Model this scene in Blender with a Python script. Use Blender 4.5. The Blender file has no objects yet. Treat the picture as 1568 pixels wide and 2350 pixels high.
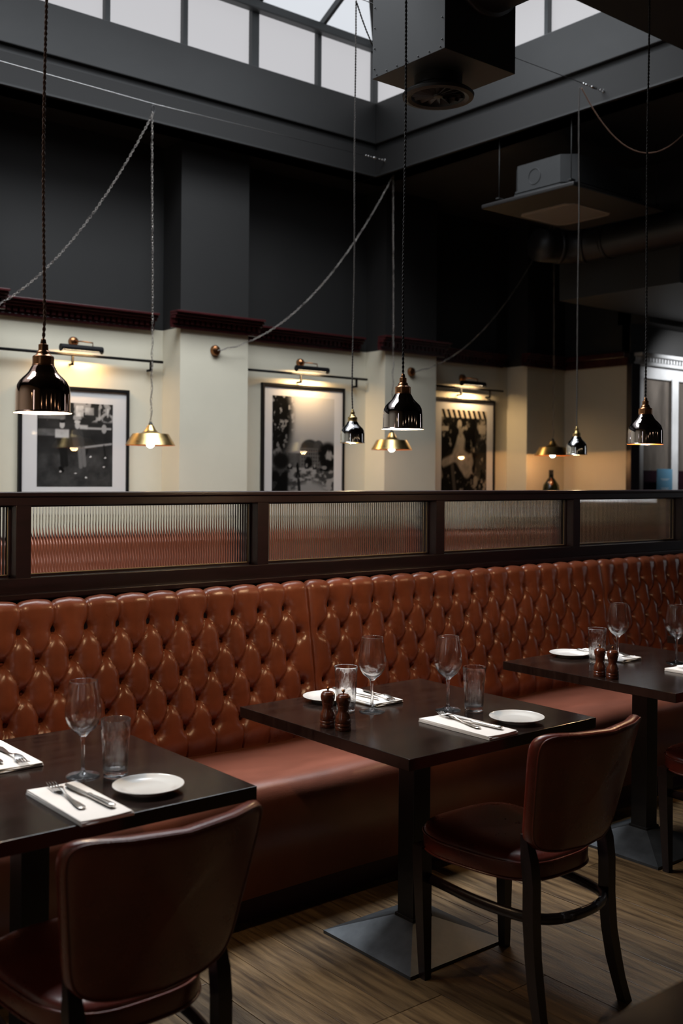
import bpy, bmesh, math, random
import numpy as np
from mathutils import Vector, Matrix

random.seed(7)
rng = np.random.RandomState(7)
SC = bpy.context.scene
COL = SC.collection
PI = math.pi

# ------------------------------------------------------------------ camera
EYE = Vector((0.0, 0.0, 1.5))
yaw, roll = math.radians(39.4008), math.radians(0.483)
fwd = Vector((math.sin(yaw), math.cos(yaw), 0))
rt = Vector((math.cos(yaw), -math.sin(yaw), 0))
up = Vector((0, 0, 1))
c_, s_ = math.cos(roll), math.sin(roll)
rt2 = rt * c_ + up * s_
up2 = -rt * s_ + up * c_
cam_d = bpy.data.cameras.new('camera')
cam = bpy.data.objects.new('camera', cam_d)
COL.objects.link(cam)
cam.matrix_world = Matrix(((rt2.x, up2.x, -fwd.x, EYE.x), (rt2.y, up2.y, -fwd.y, EYE.y), (rt2.z, up2.z, -fwd.z, EYE.z), (0, 0, 0, 1)))
cam_d.sensor_fit = 'HORIZONTAL'
cam_d.sensor_width = 24.0
cam_d.lens = 24.0 * 2415.3 / 1568
cam_d.shift_y = -82.74 / 1568
cam_d.clip_start = 0.05
cam_d.dof.use_dof = True
cam_d.dof.focus_distance = 3.75
cam_d.dof.aperture_fstop = 3.2
SC.camera = cam

# ------------------------------------------------------------------ world, light, exposure
world = bpy.data.worlds.new('world')
SC.world = world
world.use_nodes = True
bg = world.node_tree.nodes['Background']
bg.inputs[0].default_value = (0.62, 0.75, 1.0, 1)
bg.inputs[1].default_value = 0.5
SC.view_settings.view_transform = 'Standard'
SC.view_settings.look = 'None'
SC.view_settings.gamma = 1.0
SC.view_settings.use_curve_mapping = False
SC.view_settings.exposure = 0.56
SC.cycles.use_denoising = True
SC.cycles.max_bounces = 10
SC.cycles.diffuse_bounces = 4
SC.cycles.glossy_bounces = 5
SC.cycles.transmission_bounces = 10
SC.cycles.transparent_max_bounces = 12
SC.cycles.caustics_reflective = False
SC.cycles.caustics_refractive = False
SC.cycles.sample_clamp_indirect = 4.0


def area(name, loc, size, power, color, rot=(0, 0, 0), spread=180):
    l = bpy.data.lights.new(name, 'AREA')
    l.shape = 'RECTANGLE'; l.size, l.size_y = size
    l.energy = power; l.color = color; l.spread = math.radians(spread)
    o = bpy.data.objects.new(name, l); COL.objects.link(o)
    o.location = loc; o.rotation_euler = rot
    return o


# overcast daylight falling through the roof light
area('skylight_daylight', (2.3, 4.9, 5.45), (6.6, 1.7), 225, (0.90, 0.95, 1.0), spread=118)
BULB = (1.0, 0.68, 0.38)
AMBER = (1.0, 0.47, 0.16)


# ------------------------------------------------------------------ materials
def srgb(r, g, b):
    f = lambda v: ((v / 255 + 0.055) / 1.055) ** 2.4 if v > 10 else v / 255 / 12.92
    return (f(r), f(g), f(b), 1)


def mat(name, col, rough=0.5, metal=0.0, var=0.0, vscale=6, stretch=(1, 1, 1), bump=0.0, bscale=60, coat=0.0,
        coat_rough=0.1, rvar=0.0, spec=0.5, sheen=0.0, rand=0.0, col2=None):
    m = bpy.data.materials.new(name); m.use_nodes = True
    nt = m.node_tree; N = nt.nodes; L = nt.links
    p = N['Principled BSDF']
    p.inputs['Base Color'].default_value = col
    p.inputs['Roughness'].default_value = rough
    p.inputs['Metallic'].default_value = metal
    p.inputs['Coat Weight'].default_value = coat
    p.inputs['Coat Roughness'].default_value = coat_rough
    p.inputs['Specular IOR Level'].default_value = spec
    tc = N.new('ShaderNodeTexCoord'); mp = N.new('ShaderNodeMapping')
    L.new(tc.outputs['Object'], mp.inputs[0]); mp.inputs['Scale'].default_value = stretch
    vec = mp.outputs[0]
    if rand:
        oi = N.new('ShaderNodeObjectInfo'); ng = N.new('ShaderNodeNewGeometry')
        ad = N.new('ShaderNodeMath'); ad.operation = 'ADD'
        L.new(oi.outputs['Random'], ad.inputs[0]); L.new(ng.outputs['Random Per Island'], ad.inputs[1])
        fr = N.new('ShaderNodeMath'); fr.operation = 'FRACT'; L.new(ad.outputs[0], fr.inputs[0])
        ml = N.new('ShaderNodeVectorMath'); ml.operation = 'SCALE'; ml.inputs[0].default_value = (13, 7, 3)
        L.new(fr.outputs[0], ml.inputs['Scale'])
        va = N.new('ShaderNodeVectorMath'); L.new(vec, va.inputs[0]); L.new(ml.outputs[0], va.inputs[1])
        vec = va.outputs[0]
    if var or rand:
        nz = N.new('ShaderNodeTexNoise'); nz.inputs['Scale'].default_value = vscale
        nz.inputs['Detail'].default_value = 6; nz.inputs['Roughness'].default_value = 0.6
        L.new(vec, nz.inputs['Vector'])
        rp = N.new('ShaderNodeValToRGB')
        c2 = col2 or tuple(min(1, c * (1 + var)) for c in col[:3]) + (1,)
        c1 = tuple(c * (1 - var) for c in col[:3]) + (1,)
        rp.color_ramp.elements[0].position = 0.32; rp.color_ramp.elements[0].color = c1
        rp.color_ramp.elements[1].position = 0.70; rp.color_ramp.elements[1].color = c2
        L.new(nz.outputs['Fac'], rp.inputs[0])
        out = rp.outputs[0]
        if rand:
            hs = N.new('ShaderNodeHueSaturation')
            mr = N.new('ShaderNodeMapRange'); mr.inputs['To Min'].default_value = 1 - rand; mr.inputs['To Max'].default_value = 1 + rand
            L.new(fr.outputs[0], mr.inputs[0]); L.new(mr.outputs[0], hs.inputs['Value']); L.new(out, hs.inputs['Color'])
            out = hs.outputs[0]
        L.new(out, p.inputs['Base Color'])
        if rvar:
            mr2 = N.new('ShaderNodeMapRange'); mr2.inputs['To Min'].default_value = rough - rvar; mr2.inputs['To Max'].default_value = rough + rvar
            L.new(nz.outputs['Fac'], mr2.inputs[0]); L.new(mr2.outputs[0], p.inputs['Roughness'])
    if bump:
        nb = N.new('ShaderNodeTexNoise'); nb.inputs['Scale'].default_value = bscale; nb.inputs['Detail'].default_value = 4
        L.new(vec, nb.inputs['Vector'])
        bp = N.new('ShaderNodeBump'); bp.inputs['Strength'].default_value = bump; bp.inputs['Distance'].default_value = 0.004
        L.new(nb.outputs['Fac'], bp.inputs['Height']); L.new(bp.outputs[0], p.inputs['Normal'])
    return m


def emit(name, col, strength):
    m = bpy.data.materials.new(name); m.use_nodes = True
    p = m.node_tree.nodes['Principled BSDF']
    p.inputs['Base Color'].default_value = (0.05, 0.05, 0.05, 1)
    p.inputs['Emission Color'].default_value = tuple(col) + (1,)
    p.inputs['Emission Strength'].default_value = strength
    return m


def glass(name, ior=1.47, rough=0.0, col=(1, 1, 1, 1)):
    m = bpy.data.materials.new(name); m.use_nodes = True
    p = m.node_tree.nodes['Principled BSDF']
    p.inputs['Base Color'].default_value = col
    p.inputs['Transmission Weight'].default_value = 1.0
    p.inputs['Roughness'].default_value = rough
    p.inputs['IOR'].default_value = ior
    return m


M = {}
M['leather'] = mat('saddle_leather', (0.205, 0.058, 0.028, 1), 0.30, var=0.22, vscale=5, bump=0.10, bscale=220, rvar=0.09, spec=0.6)
M['seat_leather'] = mat('worn_seat_leather', (0.205, 0.068, 0.042, 1), 0.32, var=0.2, vscale=3, stretch=(1, 2.5, 1), bump=0.12, bscale=160, rvar=0.07, spec=0.6)
M['chair_leather'] = mat('chair_leather', (0.11, 0.017, 0.010, 1), 0.28, var=0.22, vscale=7, bump=0.08, bscale=200, rvar=0.06, spec=0.6)
M['button'] = mat('button_leather', (0.16, 0.035, 0.015, 1), 0.35)
M['dark_wood'] = mat('dark_stained_wood', (0.012, 0.006, 0.0065, 1), 0.34, var=0.35, vscale=8, stretch=(1, 8, 8), bump=0.05, bscale=50)
M['rail_wood'] = mat('rail_dark_mahogany', (0.014, 0.0043, 0.0075, 1), 0.38, var=0.35, vscale=6, stretch=(0.8, 8, 8), bump=0.05, bscale=50)
M['table_wood'] = mat('table_top_wood', (0.013, 0.0075, 0.006, 1), 0.17, var=0.5, vscale=5, stretch=(1, 9, 1), bump=0.03, bscale=38, rvar=0.05, spec=0.5)
M['cornice_wood'] = mat('cornice_mahogany', (0.045, 0.009, 0.010, 1), 0.27, var=0.25, vscale=10)
M['black_metal'] = mat('black_powder_coat', (0.010, 0.010, 0.011, 1), 0.42)
M['base_metal'] = mat('cast_base_metal', (0.075, 0.082, 0.09, 1), 0.42, metal=0.6, var=0.35, vscale=9, rvar=0.12, bump=0.05, bscale=30)
M['cream'] = mat('cream_wall_paint', (0.62, 0.58, 0.465, 1), 0.7, var=0.04, vscale=2, bump=0.03, bscale=40)
M['charcoal'] = mat('charcoal_wall_paint', (0.0088, 0.0084, 0.0082, 1), 0.65, var=0.12, vscale=2, bump=0.05, bscale=30)
M['curb'] = mat('charcoal_curb_paint', (0.023, 0.0235, 0.024, 1), 0.5, var=0.10, vscale=1.5, bump=0.25, bscale=9)
M['ceiling'] = mat('black_ceiling_paint', (0.008, 0.0075, 0.0075, 1), 0.7)
M['soffit'] = mat('dark_soffit_paint', (0.020, 0.019, 0.018, 1), 0.6)
M['mullion'] = mat('grey_window_bar', (0.045, 0.05, 0.052, 1), 0.45)
M['duct'] = mat('painted_duct_metal', (0.028, 0.029, 0.030, 1), 0.5, var=0.1, vscale=3)
M['duct_dark'] = mat('dark_spiral_duct', (0.011, 0.0098, 0.0098, 1), 0.45)
M['frame_black'] = mat('black_picture_frame', (0.006, 0.006, 0.007, 1), 0.55, spec=0.15)
M['mount'] = mat('white_mount_board', (0.62, 0.61, 0.61, 1), 0.8)
M['brass'] = mat('aged_brass', (0.42, 0.30, 0.13, 1), 0.30, metal=1.0, var=0.2, vscale=20, rvar=0.08)
M['bronze'] = mat('bronze_lampholder', (0.30, 0.135, 0.06, 1), 0.28, metal=1.0)
M['chrome'] = mat('polished_nickel', (0.60, 0.60, 0.61, 1), 0.05, metal=1.0)
M['black_nickel'] = mat('black_nickel', (0.42, 0.37, 0.36, 1), 0.05, metal=1.0)
M['copper'] = mat('dark_polished_copper', (0.50, 0.33, 0.26, 1), 0.06, metal=1.0)
M['shade_white'] = mat('shade_inner_white', (0.85, 0.76, 0.72, 1), 0.5)
M['shade_copper'] = mat('shade_inner_copper', (0.70, 0.25, 0.08, 1), 0.35, metal=0.7)
M['cable_brown'] = mat('brown_fabric_cable', (0.16, 0.085, 0.055, 1), 0.8)
M['cable_black'] = mat('black_fabric_cable', (0.018, 0.016, 0.016, 1), 0.7)
M['cable_grey'] = mat('grey_fabric_cable', (0.065, 0.056, 0.050, 1), 0.7)
M['steel'] = mat('bright_steel', (0.62, 0.62, 0.62, 1), 0.22, metal=1.0)
M['chain'] = mat('dull_steel_chain', (0.40, 0.37, 0.34, 1), 0.3, metal=1.0)
M['cutlery'] = mat('cutlery_steel', (0.66, 0.64, 0.61, 1), 0.24, metal=1.0)
M['china'] = mat('white_china', (0.80, 0.80, 0.78, 1), 0.12, coat=0.5)
M['linen'] = mat('white_linen', (0.88, 0.85, 0.82, 1), 0.85, bump=0.15, bscale=300)
M['mill'] = mat('mill_dark_wood', (0.095, 0.024, 0.010, 1), 0.2, var=0.35, vscale=14, stretch=(2, 2, 8), coat=0.6)
def thin_glass(name, share):
    """drinking glass: refraction mixed with straight-through transmission, plus surface gloss"""
    m = glass(name, 1.45)
    nt = m.node_tree; N = nt.nodes; L = nt.links
    p = N['Principled BSDF']; out = N['Material Output']
    tr = N.new('ShaderNodeBsdfTransparent'); tr.inputs[0].default_value = (0.985, 0.985, 0.98, 1)
    gl = N.new('ShaderNodeBsdfGlossy'); gl.inputs['Roughness'].default_value = 0.02
    lw = N.new('ShaderNodeLayerWeight'); lw.inputs['Blend'].default_value = 0.5
    pw_ = N.new('ShaderNodeMath'); pw_.operation = 'POWER'; pw_.inputs[1].default_value = 4.0
    mr = N.new('ShaderNodeMapRange'); mr.inputs['To Min'].default_value = 0.02; mr.inputs['To Max'].default_value = 0.6
    L.new(lw.outputs['Facing'], pw_.inputs[0]); L.new(pw_.outputs[0], mr.inputs[0])
    m1 = N.new('ShaderNodeMixShader'); L.new(mr.outputs[0], m1.inputs[0]); L.new(tr.outputs[0], m1.inputs[1]); L.new(gl.outputs[0], m1.inputs[2])
    m2 = N.new('ShaderNodeMixShader'); m2.inputs[0].default_value = share
    L.new(p.outputs[0], m2.inputs[1]); L.new(m1.outputs[0], m2.inputs[2]); L.new(m2.outputs[0], out.inputs[0])
    return m


M['glass'] = thin_glass('drinking_glass', 0.22)
M['fluted'] = glass('fluted_glass', 1.42, 0.02, (1.0, 0.995, 0.975, 1))
M['clear'] = glass('dark_bottle_glass', 1.5, 0.02, (0.03, 0.05, 0.02, 1))
M['frost'] = emit('frosted_glass_daylit', (0.88, 0.87, 0.90), 0.41)
M['frost_roof'] = emit('roof_glass_daylit', (0.90, 0.94, 1.0), 0.54)
M['street'] = emit('street_daylight_pane', (0.92, 0.95, 1.0), 2.2)
M['bulb'] = emit('lit_bulb', (1.0, 0.80, 0.55), 14)
M['bulb_in'] = emit('lit_bulb_inside', (1.0, 0.80, 0.55), 10)
M['tube'] = emit('lit_tube', (1.0, 0.80, 0.50), 8)
M['edge'] = mat('pale_glint_paint', (0.62, 0.50, 0.30, 1), 0.35, metal=0.4)  # pale colour painted in for light caught by the glass edges
M['door_paint'] = mat('grey_white_joinery', (0.55, 0.55, 0.55, 1), 0.3, var=0.15, vscale=3)
M['door_mirror'] = mat('aged_mirror', (0.55, 0.47, 0.40, 1), 0.25, metal=0.85, var=0.4, vscale=2.5, stretch=(3, 1, 0.7))
M['card'] = mat('pale_blue_card', (0.16, 0.38, 0.56, 1), 0.6)
M['card_print'] = mat('white_card_print', (0.7, 0.8, 0.85, 1), 0.6)
M['floor_wood'] = mat('worn_oak_plank', (0.085, 0.046, 0.020, 1), 0.38, var=0.5, vscale=5, stretch=(9, 0.7, 1), bump=0.3, bscale=45, rvar=0.10, rand=0.45, col2=(0.215, 0.132, 0.058, 1))
M['subfloor'] = mat('dark_joint', (0.01, 0.008, 0.006, 1), 0.8)
M['plinth'] = mat('oxblood_plinth', (0.05, 0.012, 0.016, 1), 0.5)
M['grille'] = mat('intake_grille', (0.36, 0.32, 0.28, 1), 0.6)


# ------------------------------------------------------------------ mesh helpers
class MB:
    def __init__(s):
        s.v = []; s.f = []; s.mi = []; s.sm = []

    def add(s, vs, fs, smooth=False, mi=0, mtx=None):
        b = len(s.v)
        for p in vs:
            p = Vector(p)
            s.v.append(tuple(mtx @ p if mtx is not None else p))
        for f in fs:
            s.f.append([b + i for i in f]); s.mi.append(mi); s.sm.append(smooth)
        return s

    def box(s, lo, hi, mi=0, ch=0.0, mtx=None, smooth=False):
        lo = Vector(lo); hi = Vector(hi)
        if ch <= 0:
            x0, y0, z0 = lo; x1, y1, z1 = hi
            vs = [(x0, y0, z0), (x1, y0, z0), (x1, y1, z0), (x0, y1, z0), (x0, y0, z1), (x1, y0, z1), (x1, y1, z1), (x0, y1, z1)]
            return s.add(vs, [(0, 3, 2, 1), (4, 5, 6, 7), (0, 1, 5, 4), (1, 2, 6, 5), (2, 3, 7, 6), (3, 0, 4, 7)], smooth, mi, mtx)
        bm = bmesh.new(); bmesh.ops.create_cube(bm, size=1.0)
        c = (lo + hi) / 2; d = hi - lo
        for v in bm.verts:
            v.co = Vector((v.co.x * d.x + c.x, v.co.y * d.y + c.y, v.co.z * d.z + c.z))
        bmesh.ops.bevel(bm, geom=list(bm.edges), offset=ch, segments=2, affect='EDGES', profile=0.6)
        bm.verts.ensure_lookup_table()
        vs = [tuple(v.co) for v in bm.verts]; fs = [[v.index for v in f.verts] for f in bm.faces]
        bm.free()
        return s.add(vs, fs, smooth, mi, mtx)

    def lathe(s, prof, seg=32, mi=0, mtx=None, smooth=True, wob=None, cap=True):
        """prof: list of (r, z); wob(angle, z)->radius factor"""
        if smooth:
            pr = [prof[0]]
            for i in range(1, len(prof) - 1):
                a = Vector(prof[i - 1]); b = Vector(prof[i]); c = Vector(prof[i + 1])
                d1 = a - b; d2 = c - b
                if d1.length > 1e-6 and d2.length > 1e-6 and d1.normalized().dot(d2.normalized()) > -0.86:
                    e1 = min(0.0007, d1.length * 0.3); e2 = min(0.0007, d2.length * 0.3)
                    pr += [tuple(b + d1.normalized() * e1), prof[i], tuple(b + d2.normalized() * e2)]
                else:
                    pr.append(prof[i])
            pr.append(prof[-1]); prof = pr
        vs = []; fs = []
        for i, (r, z) in enumerate(prof):
            for k in range(seg):
                a = 2 * PI * k / seg
                rr = r * (wob(a, z) if wob else 1)
                vs.append((rr * math.cos(a), rr * math.sin(a), z))
        for i in range(len(prof) - 1):
            for k in range(seg):
                k2 = (k + 1) % seg
                fs.append((i * seg + k, i * seg + k2, (i + 1) * seg + k2, (i + 1) * seg + k))
        if cap:
            if prof[0][0] > 1e-5: fs.append(list(range(seg))[::-1])
            if prof[-1][0] > 1e-5: fs.append([(len(prof) - 1) * seg + k for k in range(seg)])
        return s.add(vs, fs, smooth, mi, mtx)

    def tube(s, pts, r, seg=8, mi=0, mtx=None, smooth=True, closed=False, rads=None, sq=1.0):
        pts = [Vector(p) for p in pts]; n = len(pts); vs = []; fs = []
        prev = None
        for i, p in enumerate(pts):
            if closed:
                t = pts[(i + 1) % n] - pts[i - 1]
            else:
                t = pts[min(i + 1, n - 1)] - pts[max(i - 1, 0)]
            t.normalize()
            if prev is None:
                a = Vector((0, 0, 1)) if abs(t.z) < 0.9 else Vector((1, 0, 0))
                u = t.cross(a).normalized()
            else:
                u = (prev - t * prev.dot(t)).normalized()
            prev = u; w = t.cross(u)
            rr = rads[i] if rads else r
            for k in range(seg):
                a = 2 * PI * k / seg
                vs.append(p + (u * math.cos(a) + w * math.sin(a) * sq) * rr)
        m_ = n if closed else n - 1
        for i in range(m_):
            j = (i + 1) % n
            for k in range(seg):
                k2 = (k + 1) % seg
                fs.append((i * seg + k, i * seg + k2, j * seg + k2, j * seg + k))
        if not closed:
            fs.append(list(range(seg))[::-1]); fs.append([(n - 1) * seg + k for k in range(seg)])
        return s.add(vs, fs, smooth, mi, mtx)

    def grid(s, P, mi=0, smooth=True, closed_u=False, closed_v=False):
        """P[i][j] points"""
        nu, nv = len(P), len(P[0]); vs = [p for row in P for p in row]; fs = []
        for i in range(nu if closed_u else nu - 1):
            for j in range(nv if closed_v else nv - 1):
                i2 = (i + 1) % nu; j2 = (j + 1) % nv
                fs.append((i * nv + j, i2 * nv + j, i2 * nv + j2, i * nv + j2))
        return s.add(vs, fs, smooth, mi)

    def prism(s, poly, z0, z1, mi=0, mtx=None):
        n = len(poly)
        vs = [(x, y, z0) for x, y in poly] + [(x, y, z1) for x, y in poly]
        fs = [list(range(n))[::-1], list(range(n, 2 * n))] + [(i, (i + 1) % n, n + (i + 1) % n, n + i) for i in range(n)]
        return s.add(vs, fs, False, mi, mtx)

    def build(s, name, m, parent=None, loc=None, rot=None, auto=None, kind=None):
        me = bpy.data.meshes.new(name)
        me.from_pydata(s.v, [], s.f)
        for mm in (m if isinstance(m, (list, tuple)) else [m]):
            me.materials.append(mm)
        me.polygons.foreach_set('material_index', s.mi)
        me.polygons.foreach_set('use_smooth', [True] * len(s.f) if auto else s.sm)
        if auto: me.set_sharp_from_angle(angle=math.radians(auto))
        m0 = m[0] if isinstance(m, (list, tuple)) else m
        if m0 in (M['glass'], M['fluted'], M['clear']):
            bm = bmesh.new(); bm.from_mesh(me); bmesh.ops.remove_doubles(bm, verts=bm.verts, dist=1e-6)
            bmesh.ops.recalc_face_normals(bm, faces=bm.faces); bm.to_mesh(me); bm.free()
        me.update()
        o = bpy.data.objects.new(name, me); COL.objects.link(o)
        if parent: o.parent = parent
        if loc: o.location = loc
        if rot: o.rotation_euler = rot
        if kind: o['kind'] = kind
        return o


def tag(o, label, cat, group=None, kind=None):
    o['label'] = label; o['category'] = cat
    if group: o['group'] = group
    if kind: o['kind'] = kind
    return o


def thing(name, label, cat, loc=(0, 0, 0), rz=0, group=None):
    o = bpy.data.objects.new(name, None); COL.objects.link(o)
    o.location = loc; o.rotation_euler = (0, 0, rz); o.empty_display_size = 0.05
    return tag(o, label, cat, group)


def kids(o):
    return [c for c in bpy.data.objects if c.parent == o]


def copy_tree(o, parent=None, loc=None, rz=None, label=None, group=None):
    c = o.copy(); COL.objects.link(c); c.parent = parent
    if loc is not None: c.location = loc
    if rz is not None: c.rotation_euler = (0, 0, rz)
    if label: c['label'] = label
    if group: c['group'] = group
    for ch in kids(o): copy_tree(ch, c)
    return c


def struct(name, mb, m, label=None, parent=None, auto=None):
    o = mb.build(name, m, parent, auto=auto)
    if parent is None:
        o['kind'] = 'structure'
        if label: o['label'] = label
    return o


# ------------------------------------------------------------------ the room
X0, X1, Y0, Y1 = -2.5, 11.5, -2.5, 7.1
ZC = 4.0                                   # ceiling height
SX1, SY0, SY1 = 5.75, 3.49, 6.59           # roof light opening
SX0 = -1.4
ZK = 2.60                                  # height where cream paint meets the cornice

# floor: dark base with oak planks as parts
fl = struct('floor', MB().box((X0, Y0, -0.06), (X1, Y1 + 0.2, -0.006)), M['subfloor'], 'worn brown oak plank floor, planks running away from the camera')
PW = 0.165
rest = MB()
plank_meshes = {}


def plank_mb(mb, x, y0, y1, w, ox=0.0, oy=0.0):
    g = 0.0011
    mb.box((x + g - ox, y0 + g - oy, -0.02), (x + w - g - ox, y1 - g - oy, 0.0), ch=0.0012)


nx = int((X1 - X0) / PW)
xs0 = 2.005 - PW * int((2.005 - X0) / PW)
for i in range(nx):
    x = xs0 + i * PW
    y = Y0 - random.random() * 1.2
    while y < 3.2:
        L_ = random.choice((0.9, 1.2, 1.5, 1.8))
        a, b = max(y, Y0), min(y + L_, Y1)
        if 1.0 < x < 6.2 and b > 0.8 and a < 3.0:
            mb = MB(); plank_mb(mb, x, a, b, PW, x, a)
            mb.build('plank', M['floor_wood'], fl, loc=(x, a, random.uniform(-0.0006, 0.0006)))
        elif b > a:
            # beyond what the photo shows: joined
            g = 0.0011
            rest.box((x + g, a + g, -0.02), (x + PW - g, b - g, 0.0))
        y += L_
rest.box((X0, 3.9, -0.02), (X1, Y1, 0.0))
rest.build('far_planks', M['floor_wood'], fl, kind='stuff')

# back wall and pilasters
PX = [(-0.05, 0.56), (2.0, 2.61), (4.05, 4.66), (6.10, 6.72), (7.97, 8.55)]
PY = 6.84
struct('wall_back', MB().box((X0, Y1, 0), (8.6, Y1 + 0.15, ZK)), M['cream'], 'cream painted lower back wall')
struct('wall_back_upper', MB().box((X0, Y1, ZK), (8.6, Y1 + 0.15, ZC)), M['charcoal'], 'charcoal painted upper back wall')
for x0, x1 in PX:
    struct('pilaster', MB().box((x0, PY, 0), (x1, Y1, ZK)), M['cream'], 'cream pilaster on the back wall')
    struct('pilaster_upper', MB().box((x0, PY, ZK), (x1, Y1, ZC)), M['charcoal'], 'charcoal upper part of pilaster')
struct('wall_right', MB().box((8.55, 6.06, 0), (8.65, Y1, ZK)), M['cream'], 'cream end wall to the right')
struct('wall_right_upper', MB().box((8.55, 6.06, ZK), (8.65, Y1, ZC)), M['charcoal'])
struct('wall_far_right', MB().box((X1, Y0, 0), (X1 + 0.15, Y1, ZC)), M['charcoal'])
struct('wall_right_return', MB().box((10.565, 6.06, 0), (X1, 6.15, 2.72)), M['cream'])
struct('wall_left', MB().box((X0 - 0.15, Y0, 0), (X0, Y1, ZC)), M['cream'])
struct('wall_front', MB().box((X0, Y0 - 0.15, 0), (X1, Y0, ZC)), M['soffit'])
# lit street windows far to the right and behind
win5 = struct('window_5', MB().box((X1 - 0.04, 0.9, 1.0), (X1 - 0.005, 1.5, 2.9)), M['mullion'], 'tall street window in the far right wall')
MB().box((X1 - 0.05, 1.0, 1.22), (X1 - 0.042, 1.40, 2.84)).build('pane', M['street'], win5)
win6 = struct('window_6', MB().box((X0 + 0.0, 0.4, 1.1), (X0 + 0.02, 1.0, 2.9)), M['mullion'], 'tall street window in the left wall')
MB().box((X0 + 0.02, 0.60, 1.16), (X0 + 0.03, 0.82, 2.84)).build('pane', M['street'], win6)
# ceiling with the opening
cm = MB()
cm.box((X0, Y0, ZC), (X1, SY0, ZC + 0.2)).box((SX1, SY0, ZC), (X1, Y1 + 0.15, ZC + 0.2)).box((X0, SY0, ZC), (SX0, Y1 + 0.15, ZC + 0.2)).box((SX0, SY1, ZC), (SX1, Y1 + 0.15, ZC + 0.2))
struct('ceiling', cm, M['ceiling'], 'black painted ceiling around the roof light')

# roof light curb : lower fascia and prouder upper band
cb = MB()
Z1, Z2 = 4.26, 4.60
e = 0.035
for (lo, hi) in (((SX0, SY1 + e, ZC), (SX1 + e, SY1 + 0.25, Z1)), ((SX1 + e, SY0, ZC), (SX1 + 0.25, SY1 + 0.25, Z1)),
                 ((SX0 - 0.25, SY0, ZC), (SX0, SY1 + 0.25, Z1)), ((SX0 - .25, SY0 - 0.25, ZC + 0.2), (SX1 + 0.25, SY0, Z1))):
    cb.box(lo, hi, ch=0.004)
up_ = MB()
for (lo, hi) in (((SX0, SY1, Z1), (SX1, SY1 + 0.25, Z2)), ((SX1, SY0, Z1), (SX1 + 0.25, SY1 + 0.25, Z2)),
                 ((SX0 - 0.25, SY0, Z1), (SX0, SY1 + 0.25, Z2)), ((SX0 - .25, SY0 - 0.25, Z1), (SX1 + 0.25, SY0, Z2))):
    up_.box(lo, hi, ch=0.006)
struct('trim_1', cb, M['curb'], 'lower charcoal fascia around the roof light')
struct('trim_2', up_, M['curb'], 'upper charcoal band around the roof light')
# thin bead under the fascia on the ceiling edge
bd = MB().box((SX0, SY1 + 0.0, ZC - 0.012), (SX1, SY1 + 0.03, ZC)).box((SX1, SY0, ZC - 0.012), (SX1 + 0.03, SY1 + .03, ZC))
struct('trim_3', bd, M['curb'])

# clerestory window (far side and right side) with roof panes
GY, GX = SY1 + 0.10, SX1 + 0.08
ZT = 5.06
w1 = MB()
w1.box((SX0, GY - 0.02, Z2), (GX, GY + 0.05, Z2 + 0.015)).box((SX0, GY - 0.02, ZT), (GX, GY + 0.05, ZT + 0.06))
win1 = struct('window_1', w1, M['mullion'], 'grey framed frosted clerestory on the far side of the roof light')
xm = [GX - 0.62 * k for k in range(0, 12)]
wide = {0: 0.05, 2: 0.045}
for k, x in enumerate(xm):
    if x < SX0: break
    wd = {0: 0.05, 2: 0.042, 5: 0.042, 8: 0.042}.get(k, 0.024)
    MB().box((x - wd, GY - 0.035, Z2), (x + (0 if k == 0 else wd * 0.6), GY + 0.04, ZT), ch=0.004).build('mullion', M['mullion'], win1)
    xa = max(x - 0.62, SX0)
    MB().box((xa, GY + 0.01, Z2 + 0.01), (x, GY + 0.02, ZT)).build('pane', M['frost'], win1)
w2 = MB().box((GX - 0.02, SY0, Z2), (GX + 0.05, GY, Z2 + 0.015)).box((GX - 0.02, SY0, ZT), (GX + 0.05, GY, ZT + 0.06))
win2 = struct('window_2', w2, M['mullion'], 'grey framed frosted clerestory on the right side of the roof light')
for k in range(6):
    y = GY - 0.62 * k
    if k: MB().box((GX - 0.035, y - 0.016, Z2), (GX + 0.04, y + 0.016, ZT), ch=0.004).build('mullion', M['mullion'], win2)
    ya = max(y - 0.62, SY0)
    if ya < y: MB().box((GX + 0.01, ya, Z2 + 0.01), (GX + 0.02, y, ZT)).build('pane', M['frost'], win2)
# near and left sides of the clerestory
w3 = MB().box((SX0, SY0 - 0.08, Z2), (GX, SY0 - 0.06, ZT + 0.05)).box((SX0 - 0.08, SY0, Z2), (SX0 - 0.06, GY, ZT + 0.05))
struct('window_3', w3, M['frost'])
# hipped glazed roof
RY = (GY + SY0) / 2; RZ = ZT + 0.06 + (GY - RY) * 0.53
rx1 = GX - (GY - RY); rx0 = SX0 + (GY - RY)
z0 = ZT + 0.06
rf = MB().add([(SX0, GY, z0), (GX, GY, z0), (rx1, RY, RZ), (rx0, RY, RZ), (SX0, SY0, z0), (GX, SY0, z0)],
              [(0, 1, 2, 3), (1, 5, 2), (5, 4, 3, 2), (4, 0, 3)])
roof = struct('window_4', rf, M['frost_roof'], 'hipped glazed roof of the roof light')


def bar(mb, a, b, w=0.03, h=0.05):
    a = Vector(a); b = Vector(b); t = (b - a).normalized()
    sx = t.cross(Vector((0, 0, 1))).normalized() * w / 2; n = sx.cross(t).normalized() * h / 2
    mb.add([a - sx - n, a + sx - n, a + sx + n, a - sx + n, b - sx - n, b + sx - n, b + sx + n, b - sx + n],
           [(0, 3, 2, 1), (4, 5, 6, 7), (0, 1, 5, 4), (1, 2, 6, 5), (2, 3, 7, 6), (3, 0, 4, 7)])


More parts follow.
